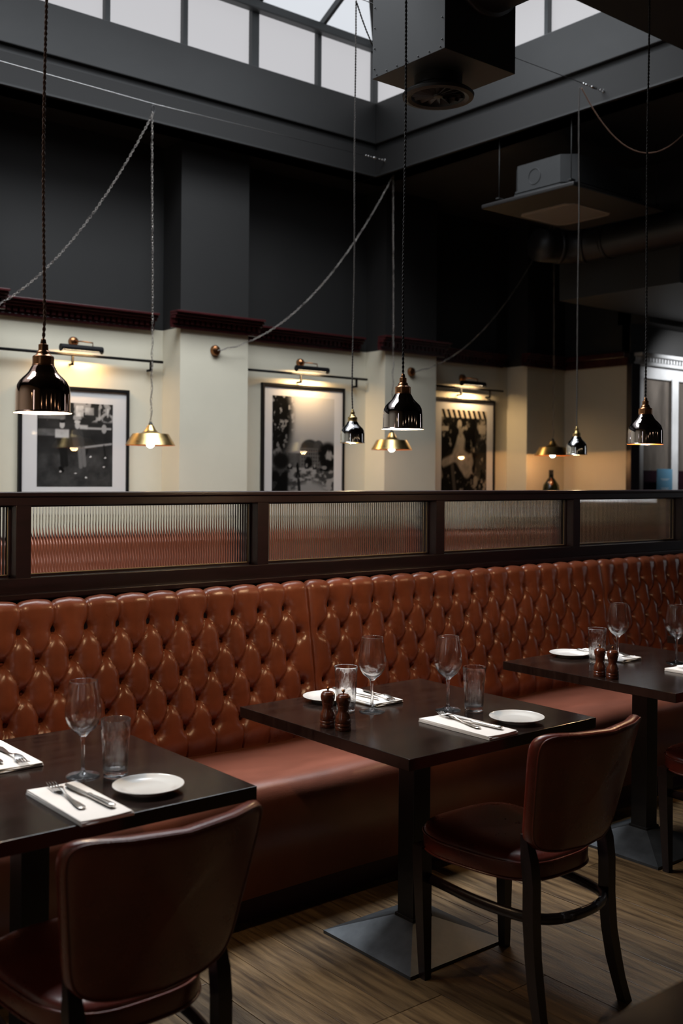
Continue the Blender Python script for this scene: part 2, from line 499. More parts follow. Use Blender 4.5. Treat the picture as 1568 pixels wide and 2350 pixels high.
for k in range(1, 12):
    x = GX - 0.62 * k - 0.0
    if x < SX0 + 0.1: break
    t = min(1.0, (GX - x) / (GX - rx1)); t2 = min(1.0, (x - SX0) / (rx0 - SX0)); t = min(t, t2)
    m_ = MB(); bar(m_, (x, GY, z0 - 0.03), (x, GY + (RY - GY) * t, z0 - 0.03 + (RZ - z0) * t)); m_.build('rafter', M['mullion'], roof)
m_ = MB(); bar(m_, (GX, GY, z0 - 0.03), (rx1, RY, RZ - 0.03), 0.04, 0.06); m_.build('hip_rafter', M['mullion'], roof)
for k in range(1, 5):
    y = GY - 0.62 * k
    t = min((GY - y), (y - SY0)) / (GY - RY)
    m_ = MB(); bar(m_, (GX, y, z0 - 0.03), (GX + (rx1 - GX) * t, y, z0 - 0.03 + (RZ - z0) * t)); m_.build('rafter', M['mullion'], roof)
m_ = MB().box((SX0, GY - 0.10, ZT - 0.02), (GX, GY - 0.02, ZT + 0.05), ch=0.01).box((GX - 0.10, SY0, ZT - 0.02), (GX - 0.02, GY - .02, ZT + 0.05), ch=0.01)
m_.build('eaves_bar', M['mullion'], roof)


# cornice : moulding run with dentils, wraps wall and pilasters
def cornice(name, x0, x1, y, m, label):
    mb = MB()
    mb.box((x0, y - 0.03, 2.588), (x1, y, 2.61), ch=0.004)
    mb.box((x0, y - 0.022, 2.61), (x1, y, 2.66))
    mb.box((x0, y - 0.075, 2.655), (x1, y, 2.675), ch=0.004)
    mb.box((x0, y - 0.095, 2.675), (x1, y, 2.695), ch=0.006)
    mb.box((x0, y - 0.115, 2.695), (x1, y, 2.712), ch=0.004)
    o = struct(name, mb, m, label)
    d = MB(); n = int((x1 - x0) / 0.046)
    for k in range(n):
        xx = x0 + (k + 0.5) * (x1 - x0) / n
        d.box((xx - 0.014, y - 0.052, 2.622), (xx + 0.014, y - 0.02, 2.655))
    d.build('dentils', m, o, kind='stuff')
    return o


cw = M['cornice_wood']
for k, (x0, x1) in enumerate(PX):
    cornice('trim_%d' % (10 + k), x0 - 0.09, x1 + 0.09, PY, cw, 'dark red dentil cornice around a pilaster')
prev = X0
for k, (x0, x1) in enumerate(PX):
    if x0 - 0.09 > prev:
        cornice('trim_%d' % (20 + k), prev, x0 - 0.09, Y1, cw, 'dark red dentil cornice along the back wall')
    prev = x1 + 0.09
# cornice on the end wall (runs along y)
ec = MB().box((8.52, 6.06, 2.588), (8.55, PY, 2.66)).box((8.46, 6.06, 2.66), (8.55, PY, 2.712), ch=0.005)
struct('trim_30', ec, cw, 'dark red cornice on the end wall')
struct('trim_31', MB().box((8.50, 6.0, 0), (8.64, 6.06, 2.60), ch=0.006), M['rail_wood'], 'dark red corner post of the end wall')

# bulkhead on the right above the joinery
struct('ceiling_bulkhead', MB().box((7.23, 4.67, 3.03), (X1, 5.85, ZC)).box((8.55, 5.85, 2.98), (X1, 6.2, ZC)), M['soffit'], 'dark lowered bulkhead at the far right')

# grey-white joinery with dentil cornice and mirror panels (door to the right)
DY = 6.05
dj = MB().box((8.64, DY, 2.48), (10.6, DY + 0.1, 2.62)).box((8.62, DY - 0.05, 2.60), (10.6, DY + 0.1, 2.63), ch=0.004)
dj.box((8.62, DY - 0.08, 2.68), (10.6, DY + 0.1, 2.715), ch=0.006).box((8.64, DY - 0.01, 2.62), (10.6, DY + 0.1, 2.69))
for x in (8.64, 9.235, 9.85, 10.45):
    dj.box((x, DY - 0.01, 0.0), (x + 0.115, DY + 0.1, 2.5), ch=0.004)
dj.box((8.64, DY + 0.0, 0.0), (10.6, DY + 0.1, 0.9))
door = struct('door_1', dj, M['door_paint'], 'grey-white panelled joinery with dentil cornice beside the end wall')
dd = MB()
for k in range(40):
    dd.box((8.65 + k * 0.05, DY - 0.045, 2.635), (8.65 + k * 0.05 + 0.028, DY, 2.675))
dd.build('dentils', M['door_paint'], door, kind='stuff')
for x in (8.755, 9.35, 9.965):
    MB().box((x, DY + 0.03, 1.58), (x + 0.485, DY + 0.05, 2.485)).build('mirror_panel', M['door_mirror'], door)
    MB().box((x, DY + 0.02, 0.9), (x + 0.485, DY + 0.06, 1.58)).build('lower_panel', M['rail_wood'], door)
struct('wall_right_lintel', MB().box((8.55, 6.05, 2.715), (X1, 6.15, ZC)), M['soffit'])

# ------------------------------------------------------------------ framed prints
def fbm(u, v, s, seed):
    r_ = np.random.RandomState(seed); out = np.zeros_like(u); a = 1.0; tot = 0
    for o in range(4):
        n = int(s * 2 ** o) + 2
        g = r_.rand(n + 1, n + 1)
        x = np.clip(u, 0, 0.999) * n; y = np.clip(v, 0, 0.999) * n
        i = x.astype(int); j = y.astype(int); fx = x - i; fy = y - j
        fx = fx * fx * (3 - 2 * fx); fy = fy * fy * (3 - 2 * fy)
        out += a * ((g[i, j] * (1 - fx) + g[i + 1, j] * fx) * (1 - fy) + (g[i, j + 1] * (1 - fx) + g[i + 1, j + 1] * fx) * fy)
        tot += a; a *= 0.55
    return out / tot


def sm(a, b, x):
    t = np.clip((x - a) / (b - a), 0, 1); return t * t * (3 - 2 * t)


def ell(u, v, cx, cy, rx, ry, soft=0.12):
    d = np.sqrt(((u - cx) / rx) ** 2 + ((v - cy) / ry) ** 2)
    return 1 - sm(1 - soft, 1 + soft, d)


def seg(u, v, ax, ay, bx, by, w, soft=0.006):
    px, py = u - ax, v - ay; dx, dy = bx - ax, by - ay
    t = np.clip((px * dx + py * dy) / (dx * dx + dy * dy + 1e-9), 0, 1)
    d = np.hypot(px - t * dx, py - t * dy)
    return 1 - sm(w - soft, w + soft, d)


def rct(u, v, x0, y0, x1, y1, soft=0.006):
    return sm(x0 - soft, x0 + soft, u) * (1 - sm(x1 - soft, x1 + soft, u)) * sm(y0 - soft, y0 + soft, v) * (1 - sm(y1 - soft, y1 + soft, v))


def over(img, mask, val):
    return img * (1 - mask) + val * mask


def pic_park(u, v):       # v up. Two people reading on a park bench
    I = 0.05 + 0.06 * fbm(u, v, 5, 1)
    I = over(I, (1 - sm(0.36, 0.42, v)), 0.055 + 0.10 * fbm(u, v, 9, 2))
    n = fbm(u, v, 10, 3)
    I = over(I, sm(0.76, 0.8, v) * sm(0.5, 0.6, n), 0.35)
    for (a, b, c, d, g) in ((0.50, 0.84, 0.60, 0.97, .42), (0.62, 0.86, 0.74, 0.95, .36), (0.0, 0.8, 0.36, 0.86, .22), (0.80, 0.80, 0.83, 0.95, .35), (0.92, .84, .94, .95, .4)):
        I = over(I, rct(u, v, a, b, c, d), g * (0.5 + n))
    I = over(I, rct(u, v, 0.0, 0.60, 0.34, 0.68) + 0 * u, 0.10 + 0.15 * n)
    I = over(I, rct(u, v, 0.62, 0.69, 0.98, 0.715), 0.38)
    I = over(I, seg(u, v, 0.60, 0.47, 0.98, 0.52, 0.012), 0.34)
    I = over(I, seg(u, v, 0.66, 0.45, 0.63, 0.36, 0.008), 0.04)
    I = over(I, seg(u, v, 0.88, 0.50, 0.90, 0.36, 0.008), 0.04)
    for (hx, lx, g) in ((0.32, 0.30, 0.05), (0.52, 0.54, 0.12)):
        I = over(I, seg(u, v, hx, 0.62, hx + 0.02, 0.50, 0.075), g)
        I = over(I, ell(u, v, hx, 0.735, 0.033, 0.045), 0.42)
        I = over(I, ell(u, v, hx, 0.775, 0.040, 0.020), 0.05 if hx < 0.4 else 0.45)
        I = over(I, seg(u, v, hx, 0.50, lx + 0.01, 0.46, 0.04), g)
        I = over(I, seg(u, v, lx + 0.01, 0.46, lx + 0.03, 0.24, 0.025), g if hx < .4 else .22)
        I = over(I, seg(u, v, lx + 0.06, 0.46, lx + 0.08, 0.26, 0.025), g if hx < .4 else .22)
        I = over(I, rct(u, v, hx - 0.09, 0.58, hx + 0.09, 0.68, 0.01) if hx < .4 else rct(u, v, hx + .03, .69, hx + .14, .74), 0.45 * (0.75 + 0.4 * n))
    I = over(I, seg(u, v, 0.30, 0.22, 0.33, 0.19, 0.02), 0.02)
    I = over(I, ell(u, v, 0.88, 0.70, 0.035, 0.055), 0.35)
    for (a, b) in ((.70, .36), (.9, .35), (.88, .24), (.5, .16), (.64, .11), (.3, .18)):
        I = over(I, ell(u, v, a, b, 0.014, 0.008), 0.6)
    return I


def pic_street(u, v):     # wet street, trees, a domed building
    I = 0.30 + 0.16 * sm(0.35, 1.0, v) - 0.10 * sm(0.45, 0.2, u) + 0.0 * u
    n = fbm(u, v, 14, 5)
    I = over(I, (1 - sm(0.335, 0.35, v)), 0.10 + 0.22 * sm(0.42, 0.60, fbm(u, v * 2.2 % 1.0, 10, 6)) * sm(0.0, 0.5, u))
    I = over(I, rct(u, v, 0.25, 0.34, 0.48, 0.475), 0.10 + 0.08 * n)
    bl = rct(u, v, 0.44, 0.34, 0.78, 0.53)
    I = over(I, bl, 0.17)
    for i in range(8):
        for j in range(5):
            I = over(I, rct(u, v, 0.47 + i * .038, 0.36 + j * .034, 0.485 + i * .038, 0.378 + j * .034, .003), 0.05)
    I = over(I, ell(u, v, 0.60, 0.53, 0.145, 0.075) * sm(0.52, 0.53, v), 0.09)
    I = over(I, ell(u, v, 0.74, 0.545, 0.08, 0.055) * sm(0.52, 0.53, v), 0.12)
    I = over(I, sm(0.0, 0.16, fbm(u, v, 9, 7) - 0.28) * ell(u, v, 0.90, 0.45, 0.17, 0.13, 0.2), 0.03)
    I = over(I, ell(u, v, 0.58, 0.39, 0.06, 0.05, 0.3), 0.02)
    tr = ell(u, v, 0.09, 0.78, 0.22, 0.36, 0.35) * (1 - 0.9 * sm(0.58, 0.66, fbm(u, v, 20, 8)))
    I = over(I, np.clip(tr, 0, 1), 0.012)
    I = over(I, ell(u, v, 0.14, 0.40, 0.13, 0.08, .3), 0.03)
    I = over(I, rct(u, v, 0, 0.0, 0.25, 0.31, 0.02), 0.02 + 0.06 * (n > .62))
    I = over(I, np.clip(ell(u, v, 0.62, 0.04, 0.30, 0.17, .25), 0, 1), 0.30)
    for (x, y, w) in ((0.84, 0.325, .07), (0.55, 0.345, .03), (0.28, 0.34, 0.04), (0.68, .34, .03)):
        I = over(I, rct(u, v, x - w, y - .015, x + w, y + .012), 0.02)
        I = over(I, ell(u, v, x, y + .018, w * .6, .018), 0.25)
    # walking figure with umbrella-less dark coat
    I = over(I, ell(u, v, 0.40, 0.375, 0.014, 0.014), 0.02)
    I = over(I, seg(u, v, 0.40, 0.355, 0.41, 0.315, 0.020), 0.01)
    I = over(I, seg(u, v, 0.41, 0.31, 0.385, 0.255, 0.010), 0.01)
    I = over(I, seg(u, v, 0.41, 0.31, 0.440, 0.258, 0.010), 0.01)
    I = over(I, seg(u, v, 0.42, 0.22, 0.45, 0.02, 0.022), 0.05)
    return I


def pic_market(u, v):     # woman in a pale dress in a busy market
    n = fbm(u, v, 9, 11); n2 = fbm(u, v, 18, 12)
    I = 0.02 + 0.30 * sm(0.46, 0.72, n) * sm(0.40, 0.60, n2)
    st = ((u * 9 + v * 5) % 1.0 > 0.5)
    I = over(I, sm(0.90, 0.92, v), np.where(st, 0.5, 0.04))
    I = over(I, rct(u, v, 0.82, 0.74, 0.98, 0.84), 0.38)
    I = over(I, rct(u, v, 0.0, 0.76, 0.15, 0.81), 0.40)
    I = over(I, seg(u, v, 0.36, 0.66, 0.22, 0.44, 0.028), 0.20)
    I = over(I, seg(u, v, 0.50, 0.66, 0.48, 0.48, 0.025), 0.17)
    I = over(I, seg(u, v, 0.42, 0.66, 0.38, 0.52, 0.085, .02), 0.34)
    I = over(I, ell(u, v, 0.41, 0.855, 0.08, 0.06), 0.03)
    I = over(I, ell(u, v, 0.39, 0.835, 0.050, 0.055), 0.36)
    I = over(I, seg(u, v, 0.40, 0.79, 0.41, 0.72, 0.03), 0.28)
    sk = np.clip(seg(u, v, 0.36, 0.50, 0.56, 0.33, 0.10, .02) + seg(u, v, 0.36, 0.48, 0.05, 0.40, 0.05, .02) + seg(u, v, .45, .48, .62, .42, .08, .02), 0, 1)
    I = over(I, sk, 0.22 + 0.16 * n2)
    I = over(I, seg(u, v, 0.24, 0.36, 0.30, 0.05, 0.035), 0.13)
    I = over(I, ell(u, v, .75, .2, .05, .06), .26)
    return I


def picture(label, x0, x1, z0, z1, ix0, ix1, iz0, iz1, fn, tone, nu=110, shape_group=None):
    t = thing('framed_print', label, 'picture', (x0, Y1, z0))
    W_, H_ = x1 - x0, z1 - z0
    fb = MB(); b = 0.022; d = 0.035
    for lo, hi in (((0, -d, 0), (b, -0.004, H_)), ((W_ - b, -d, 0), (W_, -0.004, H_)), ((b, -d, 0), (W_ - b, -0.004, b)), ((b, -d, H_ - b), (W_ - b, -0.004, H_))):
        fb.box(lo, hi, ch=0.002)
    fb.build('frame', M['frame_black'], t)
    MB().box((b, -0.022, b), (W_ - b, -0.006, H_ - b)).build('mount', M['mount'], t)
    w, h = ix1 - ix0, iz1 - iz0
    nv = int(nu * h / w)
    uu, vv = np.meshgrid(np.linspace(0, 1, nu), np.linspace(0, 1, nv), indexing='ij')
    img = np.clip(np.clip(fn(uu, vv), 0, 1) ** 1.75 * 1.9, 0.003, 1)
    mb = MB()
    P = [[(ix0 - x0 + w * a / (nu - 1), -0.0225, iz0 - z0 + h * c / (nv - 1)) for c in range(nv)] for a in range(nu)]
    mb.grid(P, smooth=False)
    o = mb.build('print', M[tone], t)
    ca = o.data.color_attributes.new('ink', 'FLOAT_COLOR', 'POINT')
    arr = np.ones((nu * nv, 4)); arr[:, :3] = img.reshape(-1, 1)
    ca.data.foreach_set('color', arr.ravel())
    MB().box((b, -0.029, b), (W_ - b, -0.027, H_ - b)).build('glazing', M['pane'], t)
    return t


for nm, tint in (('ink_print', (1, 0.98, 0.96)), ('ink_print_warm', (1, 0.88, 0.72))):
    m = bpy.data.materials.new(nm); m.use_nodes = True
    nt = m.node_tree; p = nt.nodes['Principled BSDF']; p.inputs['Roughness'].default_value = 0.8; p.inputs['Specular IOR Level'].default_value = 0.05
    at = nt.nodes.new('ShaderNodeAttribute'); at.attribute_name = 'ink'
    mx = nt.nodes.new('ShaderNodeMix'); mx.data_type = 'RGBA'; mx.blend_type = 'MULTIPLY'; mx.inputs[0].default_value = 1
    nt.links.new(at.outputs['Color'], mx.inputs[6]); mx.inputs[7].default_value = tint + (1,)
    nt.links.new(mx.outputs[2], p.inputs['Base Color']); M[nm] = m
# picture glazing : mostly clear with a weak sheen
m = bpy.data.materials.new('picture_glazing'); m.use_nodes = True
nt = m.node_tree; nt.nodes.clear()
o_ = nt.nodes.new('ShaderNodeOutputMaterial'); tr = nt.nodes.new('ShaderNodeBsdfTransparent'); gl = nt.nodes.new('ShaderNodeBsdfGlossy')
gl.inputs['Roughness'].default_value = 0.03; mx = nt.nodes.new('ShaderNodeMixShader'); fr = nt.nodes.new('ShaderNodeFresnel'); fr.inputs['IOR'].default_value = 1.35
nt.nodes.remove(fr); mx.inputs[0].default_value = 0.03; nt.links.new(tr.outputs[0], mx.inputs[1]); nt.links.new(gl.outputs[0], mx.inputs[2]); nt.links.new(mx.outputs[0], o_.inputs[0])
M['pane'] = m

picture('black framed black-and-white print of two people reading on a bench', 2.905, 3.755, 1.345, 2.125, 3.04, 3.624, 1.406, 2.01, pic_park, 'ink_print')
picture('tall black framed black-and-white print of a wet street with a tree', 4.963, 5.839, 1.14, 2.262, 5.069, 5.727, 1.26, 2.163, pic_street, 'ink_print')
picture('black framed print of a woman in a pale dress, behind the second pilaster', 6.90, 7.766, 1.20, 2.252, 7.03, 7.654, 1.29, 2.143, pic_market, 'ink_print_warm')

# picture rails
for lab, xa, xb, br in (('thin black picture rail above the two-people-on-a-bench print', 2.63, 4.02, (3.289, 3.92)),
                        ('thin black picture rail above the street print', 4.68, 6.07, (5.339, 5.95)),
                        ('thin black picture rail above the pale-dress print', 6.74, 7.85, (7.26, 7.66))):
    t = thing('picture_rail', lab, 'picture rail', (xa, Y1, 2.352), 0, 'black picture rails on the back wall')
    MB().tube([(0, -0.055, 0), (xb - xa, -0.055, 0)], 0.0105, 10).build('rod', M['frame_black'], t)
    for x in br:
        MB().box((x - xa - 0.008, -0.06, -0.075), (x - xa + 0.008, -0.045, 0.0)).box((x - xa - 0.008, -0.06, -0.075), (x - xa + 0.008, 0.0, -0.06)).build('bracket', M['frame_black'], t)

# picture lights
for lab, xa, xb, xr in (('dark bronze picture light over the bench print, beside the copper pendant', 3.17, 3.485, 3.314),
                        ('dark bronze picture light over the street print', 5.245, 5.575, 5.363),
                        ('dark bronze picture light over the pale-dress print', 7.205, 7.515, 7.318)):
    t = thing('picture_light', lab, 'lamp', (xa, Y1, 2.39), 0, 'picture lights')
    w = xb - xa; yc = -0.115
    mb = MB(); n = 14; P = []
    for i in range(2):
        P.append([(w * i, yc + 0.026 * math.cos(a), 0.026 * math.sin(a) + 0.0) for a in np.linspace(-0.5, PI + 0.5, n)])
    mb.grid(P); mb.grid([[(x, y * 1.0 + 0.0, z * 1.0 + 0.0008) for x, y, z in r] for r in P][::-1])
    for x in (0, w):
        mb.lathe([(0.0, -0.003), (0.027, -0.003), (0.027, 0.003), (0.0, 0.003)], 16, mtx=Matrix.Translation((x, yc, 0)) @ Matrix.Rotation(PI / 2, 4, 'Y'), smooth=False)
    mb.build('lamp_shade', M['frame_black'], t)
    MB().tube([(0.02, yc, -0.002), (w - 0.02, yc, -0.002)], 0.008, 8).build('tube_bulb', M['tube'], t)
    bx = xr - xa
    MB().lathe([(0.0, 0.0), (0.036, 0.0), (0.036, 0.012), (0.030, 0.030), (0.015, 0.042), (0.0, 0.044)], 20, mtx=Matrix.Translation((bx, 0, 0.062)) @ Matrix.Rotation(PI / 2, 4, 'X')).build('wall_rose', M['bronze'], t)
    MB().tube([(bx, -0.04, 0.062), (bx + 0.03, -0.10, 0.056), (bx + 0.10, yc, 0.05), (bx + 0.10, yc, 0.02)], 0.005, 8).build('arm', M['bronze'], t)
    a_ = area('picture_lamp', (xa + w / 2, Y1 - 0.10, 2.375), (w * 0.85, 0.02), (3.0 if xa < 4 else 4.6), (1, 0.60 if xa < 4 else 0.66, 0.26 if xa < 4 else 0.33), (math.radians(12), 0, 0), 175)
    a_.location = (w / 2, -0.105, -0.018); a_.parent = t


# ------------------------------------------------------------------ banquettes
def smin_segments(px, pz, segs):
    d = np.full(px.shape, 9.0)
    for ax, az, bx, bz in segs:
        dx, dz = bx - ax, bz - az
        t = np.clip(((px - ax) * dx + (pz - az) * dz) / (dx * dx + dz * dz), 0, 1)
        d = np.minimum(d, np.hypot(px - ax - t * dx, pz - az - t * dz))
    return d


SECW = 1.963
PZ = [0.965, 0.866, 0.763, 0.665, 0.566]
odd_x = [0.116 + 0.1236 * k for k in range(15)]
even_x = [0.054 + 0.1236 * k for k in range(16)]
btn = [(x, z) for i, z in enumerate(PZ) for x in (odd_x if i % 2 == 0 else even_x)]
segs = []
for x in odd_x:
    segs.append((x, PZ[0], x, 1.30)); segs.append((x, PZ[4], x, 0.20))
for i in range(4):
    a = odd_x if i % 2 == 0 else even_x; b = even_x if i % 2 == 0 else odd_x
    for x in a:
        for x2 in b:
            if abs(abs(x - x2) - 0.0618) < 0.012: segs.append((x, PZ[i], x2, PZ[i + 1]))


def back_path(z):
    """plane coordinate z (may run past the top) -> (y, z, ny, nz) on the un-tufted surface"""
    k = 0.161
    ztop = 1.032
    n = np.array([-1.0, k]); n /= np.linalg.norm(n)
    if z <= ztop:
        y = 3.335 + k * (z - 0.45)
        return y, z, n[0], n[1]
    r_ = 0.042
    y0_ = 3.335 + k * (ztop - 0.45)
    cy, cz = y0_ - n[0] * r_, ztop - n[1] * r_
    a = (z - ztop) / r_
    a0 = math.atan2(n[1], n[0])
    a1 = a0 - a
    if a <= 2.2:
        return cy + r_ * math.cos(a1), cz + r_ * math.sin(a1), math.cos(a1), math.sin(a1)
    a1 = a0 - 2.2
    q = (a - 2.2) * r_
    return cy + r_ * math.cos(a1) + q * -math.sin(-a1) * 0 + q * 0.5, cz + r_ * math.sin(a1) - q * 0.85, math.cos(a1), math.sin(a1)


def tuft_mesh(name, nxs, dz):
    us = np.linspace(0, SECW, nxs); zs = np.arange(0.40, 1.145, dz)
    U, Z = np.meshgrid(us, zs, indexing='ij')
    wob = 0.0025 * (fbm(U / SECW, (Z - 0.4) / 0.8, 22, 31) - 0.5)
    d = smin_segments(U + 1.5 * wob, Z, segs)
    rb = np.full(U.shape, 9.0)
    for x, z in btn: rb = np.minimum(rb, np.hypot(U - x, (Z - z)))
    pil = (1 - np.clip(d / 0.034, 0, 1)) ** 2.4
    inside = (Z < 1.0) & (Z > 0.52)
    topf = sm(1.0, 1.06, Z); botf = 1 - sm(0.44, 0.56, Z)
    depth = 0.0055 * (1 - np.clip(d / 0.030, 0, 1)) ** 2 + 0.0080 * np.exp(-d / 0.0034) + 0.020 * np.exp(-(rb / 0.030) ** 2) + 0.022 * np.exp(-(rb / 0.012) ** 2) + 0.006 * np.clip(1 - d / 0.060, 0, 1)
    edge = np.minimum(U, SECW - U)
    depth += 0.022 * np.exp(-(edge / 0.012) ** 1.2) * 1.0
    depth += 0.030 * botf ** 2 * (1.0)                      # tuck in above the seat
    # stray creases radiating from the buttons
    ang = np.zeros_like(U)
    for x, z in btn:
        r_ = np.hypot(U - x, Z - z); w_ = np.exp(-((r_ - 0.026) / 0.014) ** 2)
        ang += w_ * np.sin(np.arctan2(Z - z, U - x) * 9 + x * 40)
    depth += 0.0009 * ang + wob
    P = []
    for i in range(nxs):
        row = []
        for j, z in enumerate(zs):
            y, zz, ny, nz = back_path(z)
            q = -depth[i, j]
            row.append((us[i], y + ny * q, zz + nz * q))
        P.append(row)
    mb = MB(); mb.grid(P)
    me = mb.build(name, M['leather'])
    return me


def make_button():
    return MB().lathe([(0.0085, -0.004), (0.0085, 0.0), (0.007, 0.003), (0.004, 0.0045), (0.0, 0.005)], 10, mtx=Matrix.Rotation(PI / 2, 4, 'X'))


def smooth_profile(pts, r, n=5):
    out = []
    N_ = len(pts)
    for i, p in enumerate(pts):
        if i in (0, N_ - 1): out.append(p); continue
        a = Vector(pts[i - 1]); b = Vector(p); c = Vector(pts[i + 1])
        rr = r[i] if isinstance(r, (list, tuple)) else r
        d1 = (a - b).normalized() * rr; d2 = (c - b).normalized() * rr
        for k in range(n + 1):
            t = k / n
            out.append(tuple((b + d1) * (1 - t) ** 2 + b * 2 * t * (1 - t) + (b + d2) * t ** 2))
    return out


def banquette(label, x_sections, x_start, dy, seat_rng, mesh_obj, buttons, detail=True):
    t = thing('banquette', label, 'bench', (x_start, 0 + dy, 0), 0, 'long leather banquettes')
    btn_me = None
    for k in range(x_sections):
        o = mesh_obj.copy(); COL.objects.link(o); o.parent = t; o.location = (k * SECW, 0, 0); o.name = 'back_section'
        if buttons:
            for (x, z) in btn:
                y, zz, ny, nz = back_path(z)
                if btn_me is None:
                    bo = make_button().build('button', M['button'], o); btn_me = bo
                else:
                    bo = btn_me.copy(); COL.objects.link(bo); bo.parent = o
                bo.location = (x, y - ny * 0.049, zz - nz * 0.049); bo.rotation_euler = (0.16, 0, 0)
    L_ = SECW * x_sections
    # seat : padded top, rounded front, panel down to the plinth
    prof = smooth_profile([(3.40, 0.448), (2.885, 0.452), (2.872, 0.10)], [0, 0.085, 0])
    nxs = 110; P = []
    xs = np.linspace(0, L_, nxs)
    for i, x in enumerate(xs):
        row = []
        for (y, z) in [(3.42, 0.30)] + prof + [(2.90, 0.10)]:
            f = math.exp(-((y - 3.15) / 0.2) ** 2)
            dz = 0.006 * f * math.sin(x * 4.1) + (0.003 * math.sin(x * 9 + y * 12) if z > 0.4 else 0)
            ddy = 0.003 * math.sin(x * 7 + z * 9) if y < 2.95 else 0
            row.append((x, y + ddy, z + dz))
        P.append(row)
    # densify profile across the top
    mb = MB(); mb.grid(P[::-1]); mb.build('seat', M['seat_leather'], t)
    MB().box((0, 2.93, 0.0), (L_, 3.48, 0.12)).build('plinth', M['plinth'], t)
    MB().box((0, 3.46, 0.0), (L_, 3.50, 1.02)).build('back_board', M['rail_wood'], t)
    return t


near_mesh = tuft_mesh('tufted_back', 331, 0.0062)
far_mesh = tuft_mesh('tufted_back_far', 150, 0.013)
banquette('long buttoned saddle-brown leather banquette in front of the fluted glass screen', 4, 0.691 - SECW, 0.0, None, near_mesh, True)
banquette('second leather banquette against the back wall, seen through the fluted glass', 5, -1.3, 3.28, None, far_mesh, False)
for o in (near_mesh, far_mesh):
    bpy.data.objects.remove(o)

# ------------------------------------------------------------------ fluted glass screen
scr = thing('glazed_screen', 'dark mahogany screen with fluted glass panes above the banquette', 'screen', (0, 3.56, 0))
SXA, SXB = -0.6, 6.72
RW = M['rail_wood']
MB().box((SXA, 0.0, 1.387), (SXB, 0.14, 1.424), ch=0.003).box((SXA, -0.014, 1.418), (SXB, 0.154, 1.4325), ch=0.004).build('top_rail', RW, scr)
MB().box((SXA, 0.0, 0.0), (SXB, 0.14, 1.132), ch=0.003).build('lower_panel', RW, scr)
MB().box((SXA, -0.055, 1.062), (SXB, 0.0, 1.083), ch=0.004).build('ledge', RW, scr)
PITCH = 1.0265
edges = [1.512 + PITCH * k for k in range(-2, 5)]
NR = 84


def flute_pane(w, h):
    """solid reeded pane: half-round ribs on the near face, flat far face"""
    pit = w / NR; n = 6; poly = []
    for i in range(NR):
        for k in range(n):
            c = 2 * (k / n) - 1
            poly.append(((i + k / n) * pit, -0.0040 * (max(0.0, 1 - c * c)) ** 0.5))
    poly.append((w, 0.0))
    back = [(x, 0.004) for x, y in poly][::-1]
    ring = poly + back; N_ = len(ring); m_ = len(poly)
    mb = MB(); vs = [(x, y, 0) for x, y in ring] + [(x, y, h) for x, y in ring]
    fs = [(i, (i + 1) % N_, N_ + (i + 1) % N_, N_ + i) for i in range(N_)]
    for i in range(m_ - 1):
        a, b, c, d = i, i + 1, N_ - 2 - i, N_ - 1 - i
        fs.append((d, c, b, a)); fs.append((N_ + a, N_ + b, N_ + c, N_ + d))
    mb.add(vs, fs, False)
    return mb


pane0 = None
pw = PITCH - 0.056
for k, x in enumerate(edges):
    MB().box((x - 0.056, 0.002, 1.13), (x, 0.138, 1.39), ch=0.002).build('post', RW, scr)
    if pane0 is None:
        pane0 = flute_pane(pw, 0.252).build('glass_pane', M['fluted'], scr, loc=(x, 0.068, 1.133), auto=50)
    else:
        p2 = pane0.copy(); COL.objects.link(p2); p2.parent = scr; p2.location = (x, 0.068, 1.133)
    b = MB()
    for yy in (0.051, 0.078):
        b.box((x, yy, 1.132), (x + pw, yy + 0.010, 1.139)).box((x, yy, 1.380), (x + pw, yy + 0.010, 1.388))
        b.box((x, yy, 1.132), (x + 0.006, yy + 0.010, 1.388)).box((x + pw - 0.006, yy, 1.132), (x + pw, yy + 0.010, 1.388))
    b.build('glazing_bead', RW, scr)
    MB().box((x + 0.002, 0.062, 1.1325), (x + pw - 0.002, 0.0635, 1.1415)).box((x + pw - 0.0075, 0.062, 1.133), (x + pw - 0.002, 0.0635, 1.385)).build('glass_edge_glint', M['edge'], scr)  # pale strips painting the bright line along the pane edges
MB().box((edges[-1] + PITCH - 0.056, 0.002, 1.13), (SXB, 0.138, 1.39)).build('post', RW, scr)

# ledge on top of the back banquette with a large bottle on it
tag(MB().box((-1.3, 6.80, 1.06), (8.5, 6.838, 1.085), ch=0.003).box((-1.3, 6.82, 0.0), (8.5, 6.836, 1.06)).build('wall_ledge', RW), 'dark wood ledge above the back wall banquette, behind the fluted glass', 'ledge')
bz = 1.085
bt = thing('bottle', 'big dark round-bellied bottle standing behind the screen near the end wall', 'bottle', (8.08, 6.62, 1.075))
MB().lathe([(0.0, 0.0), (0.075, 0.0), (0.082, 0.02), (0.084, 0.30), (0.075, 0.355), (0.045, 0.40), (0.024, 0.425), (0.020, 0.50), (0.0, 0.50)], 28).build('body', M['clear'], bt)
MB().lathe([(0.0225, 0.43), (0.0225, 0.50), (0.0, 0.502)], 20).build('neck_foil', M['black_metal'], bt)

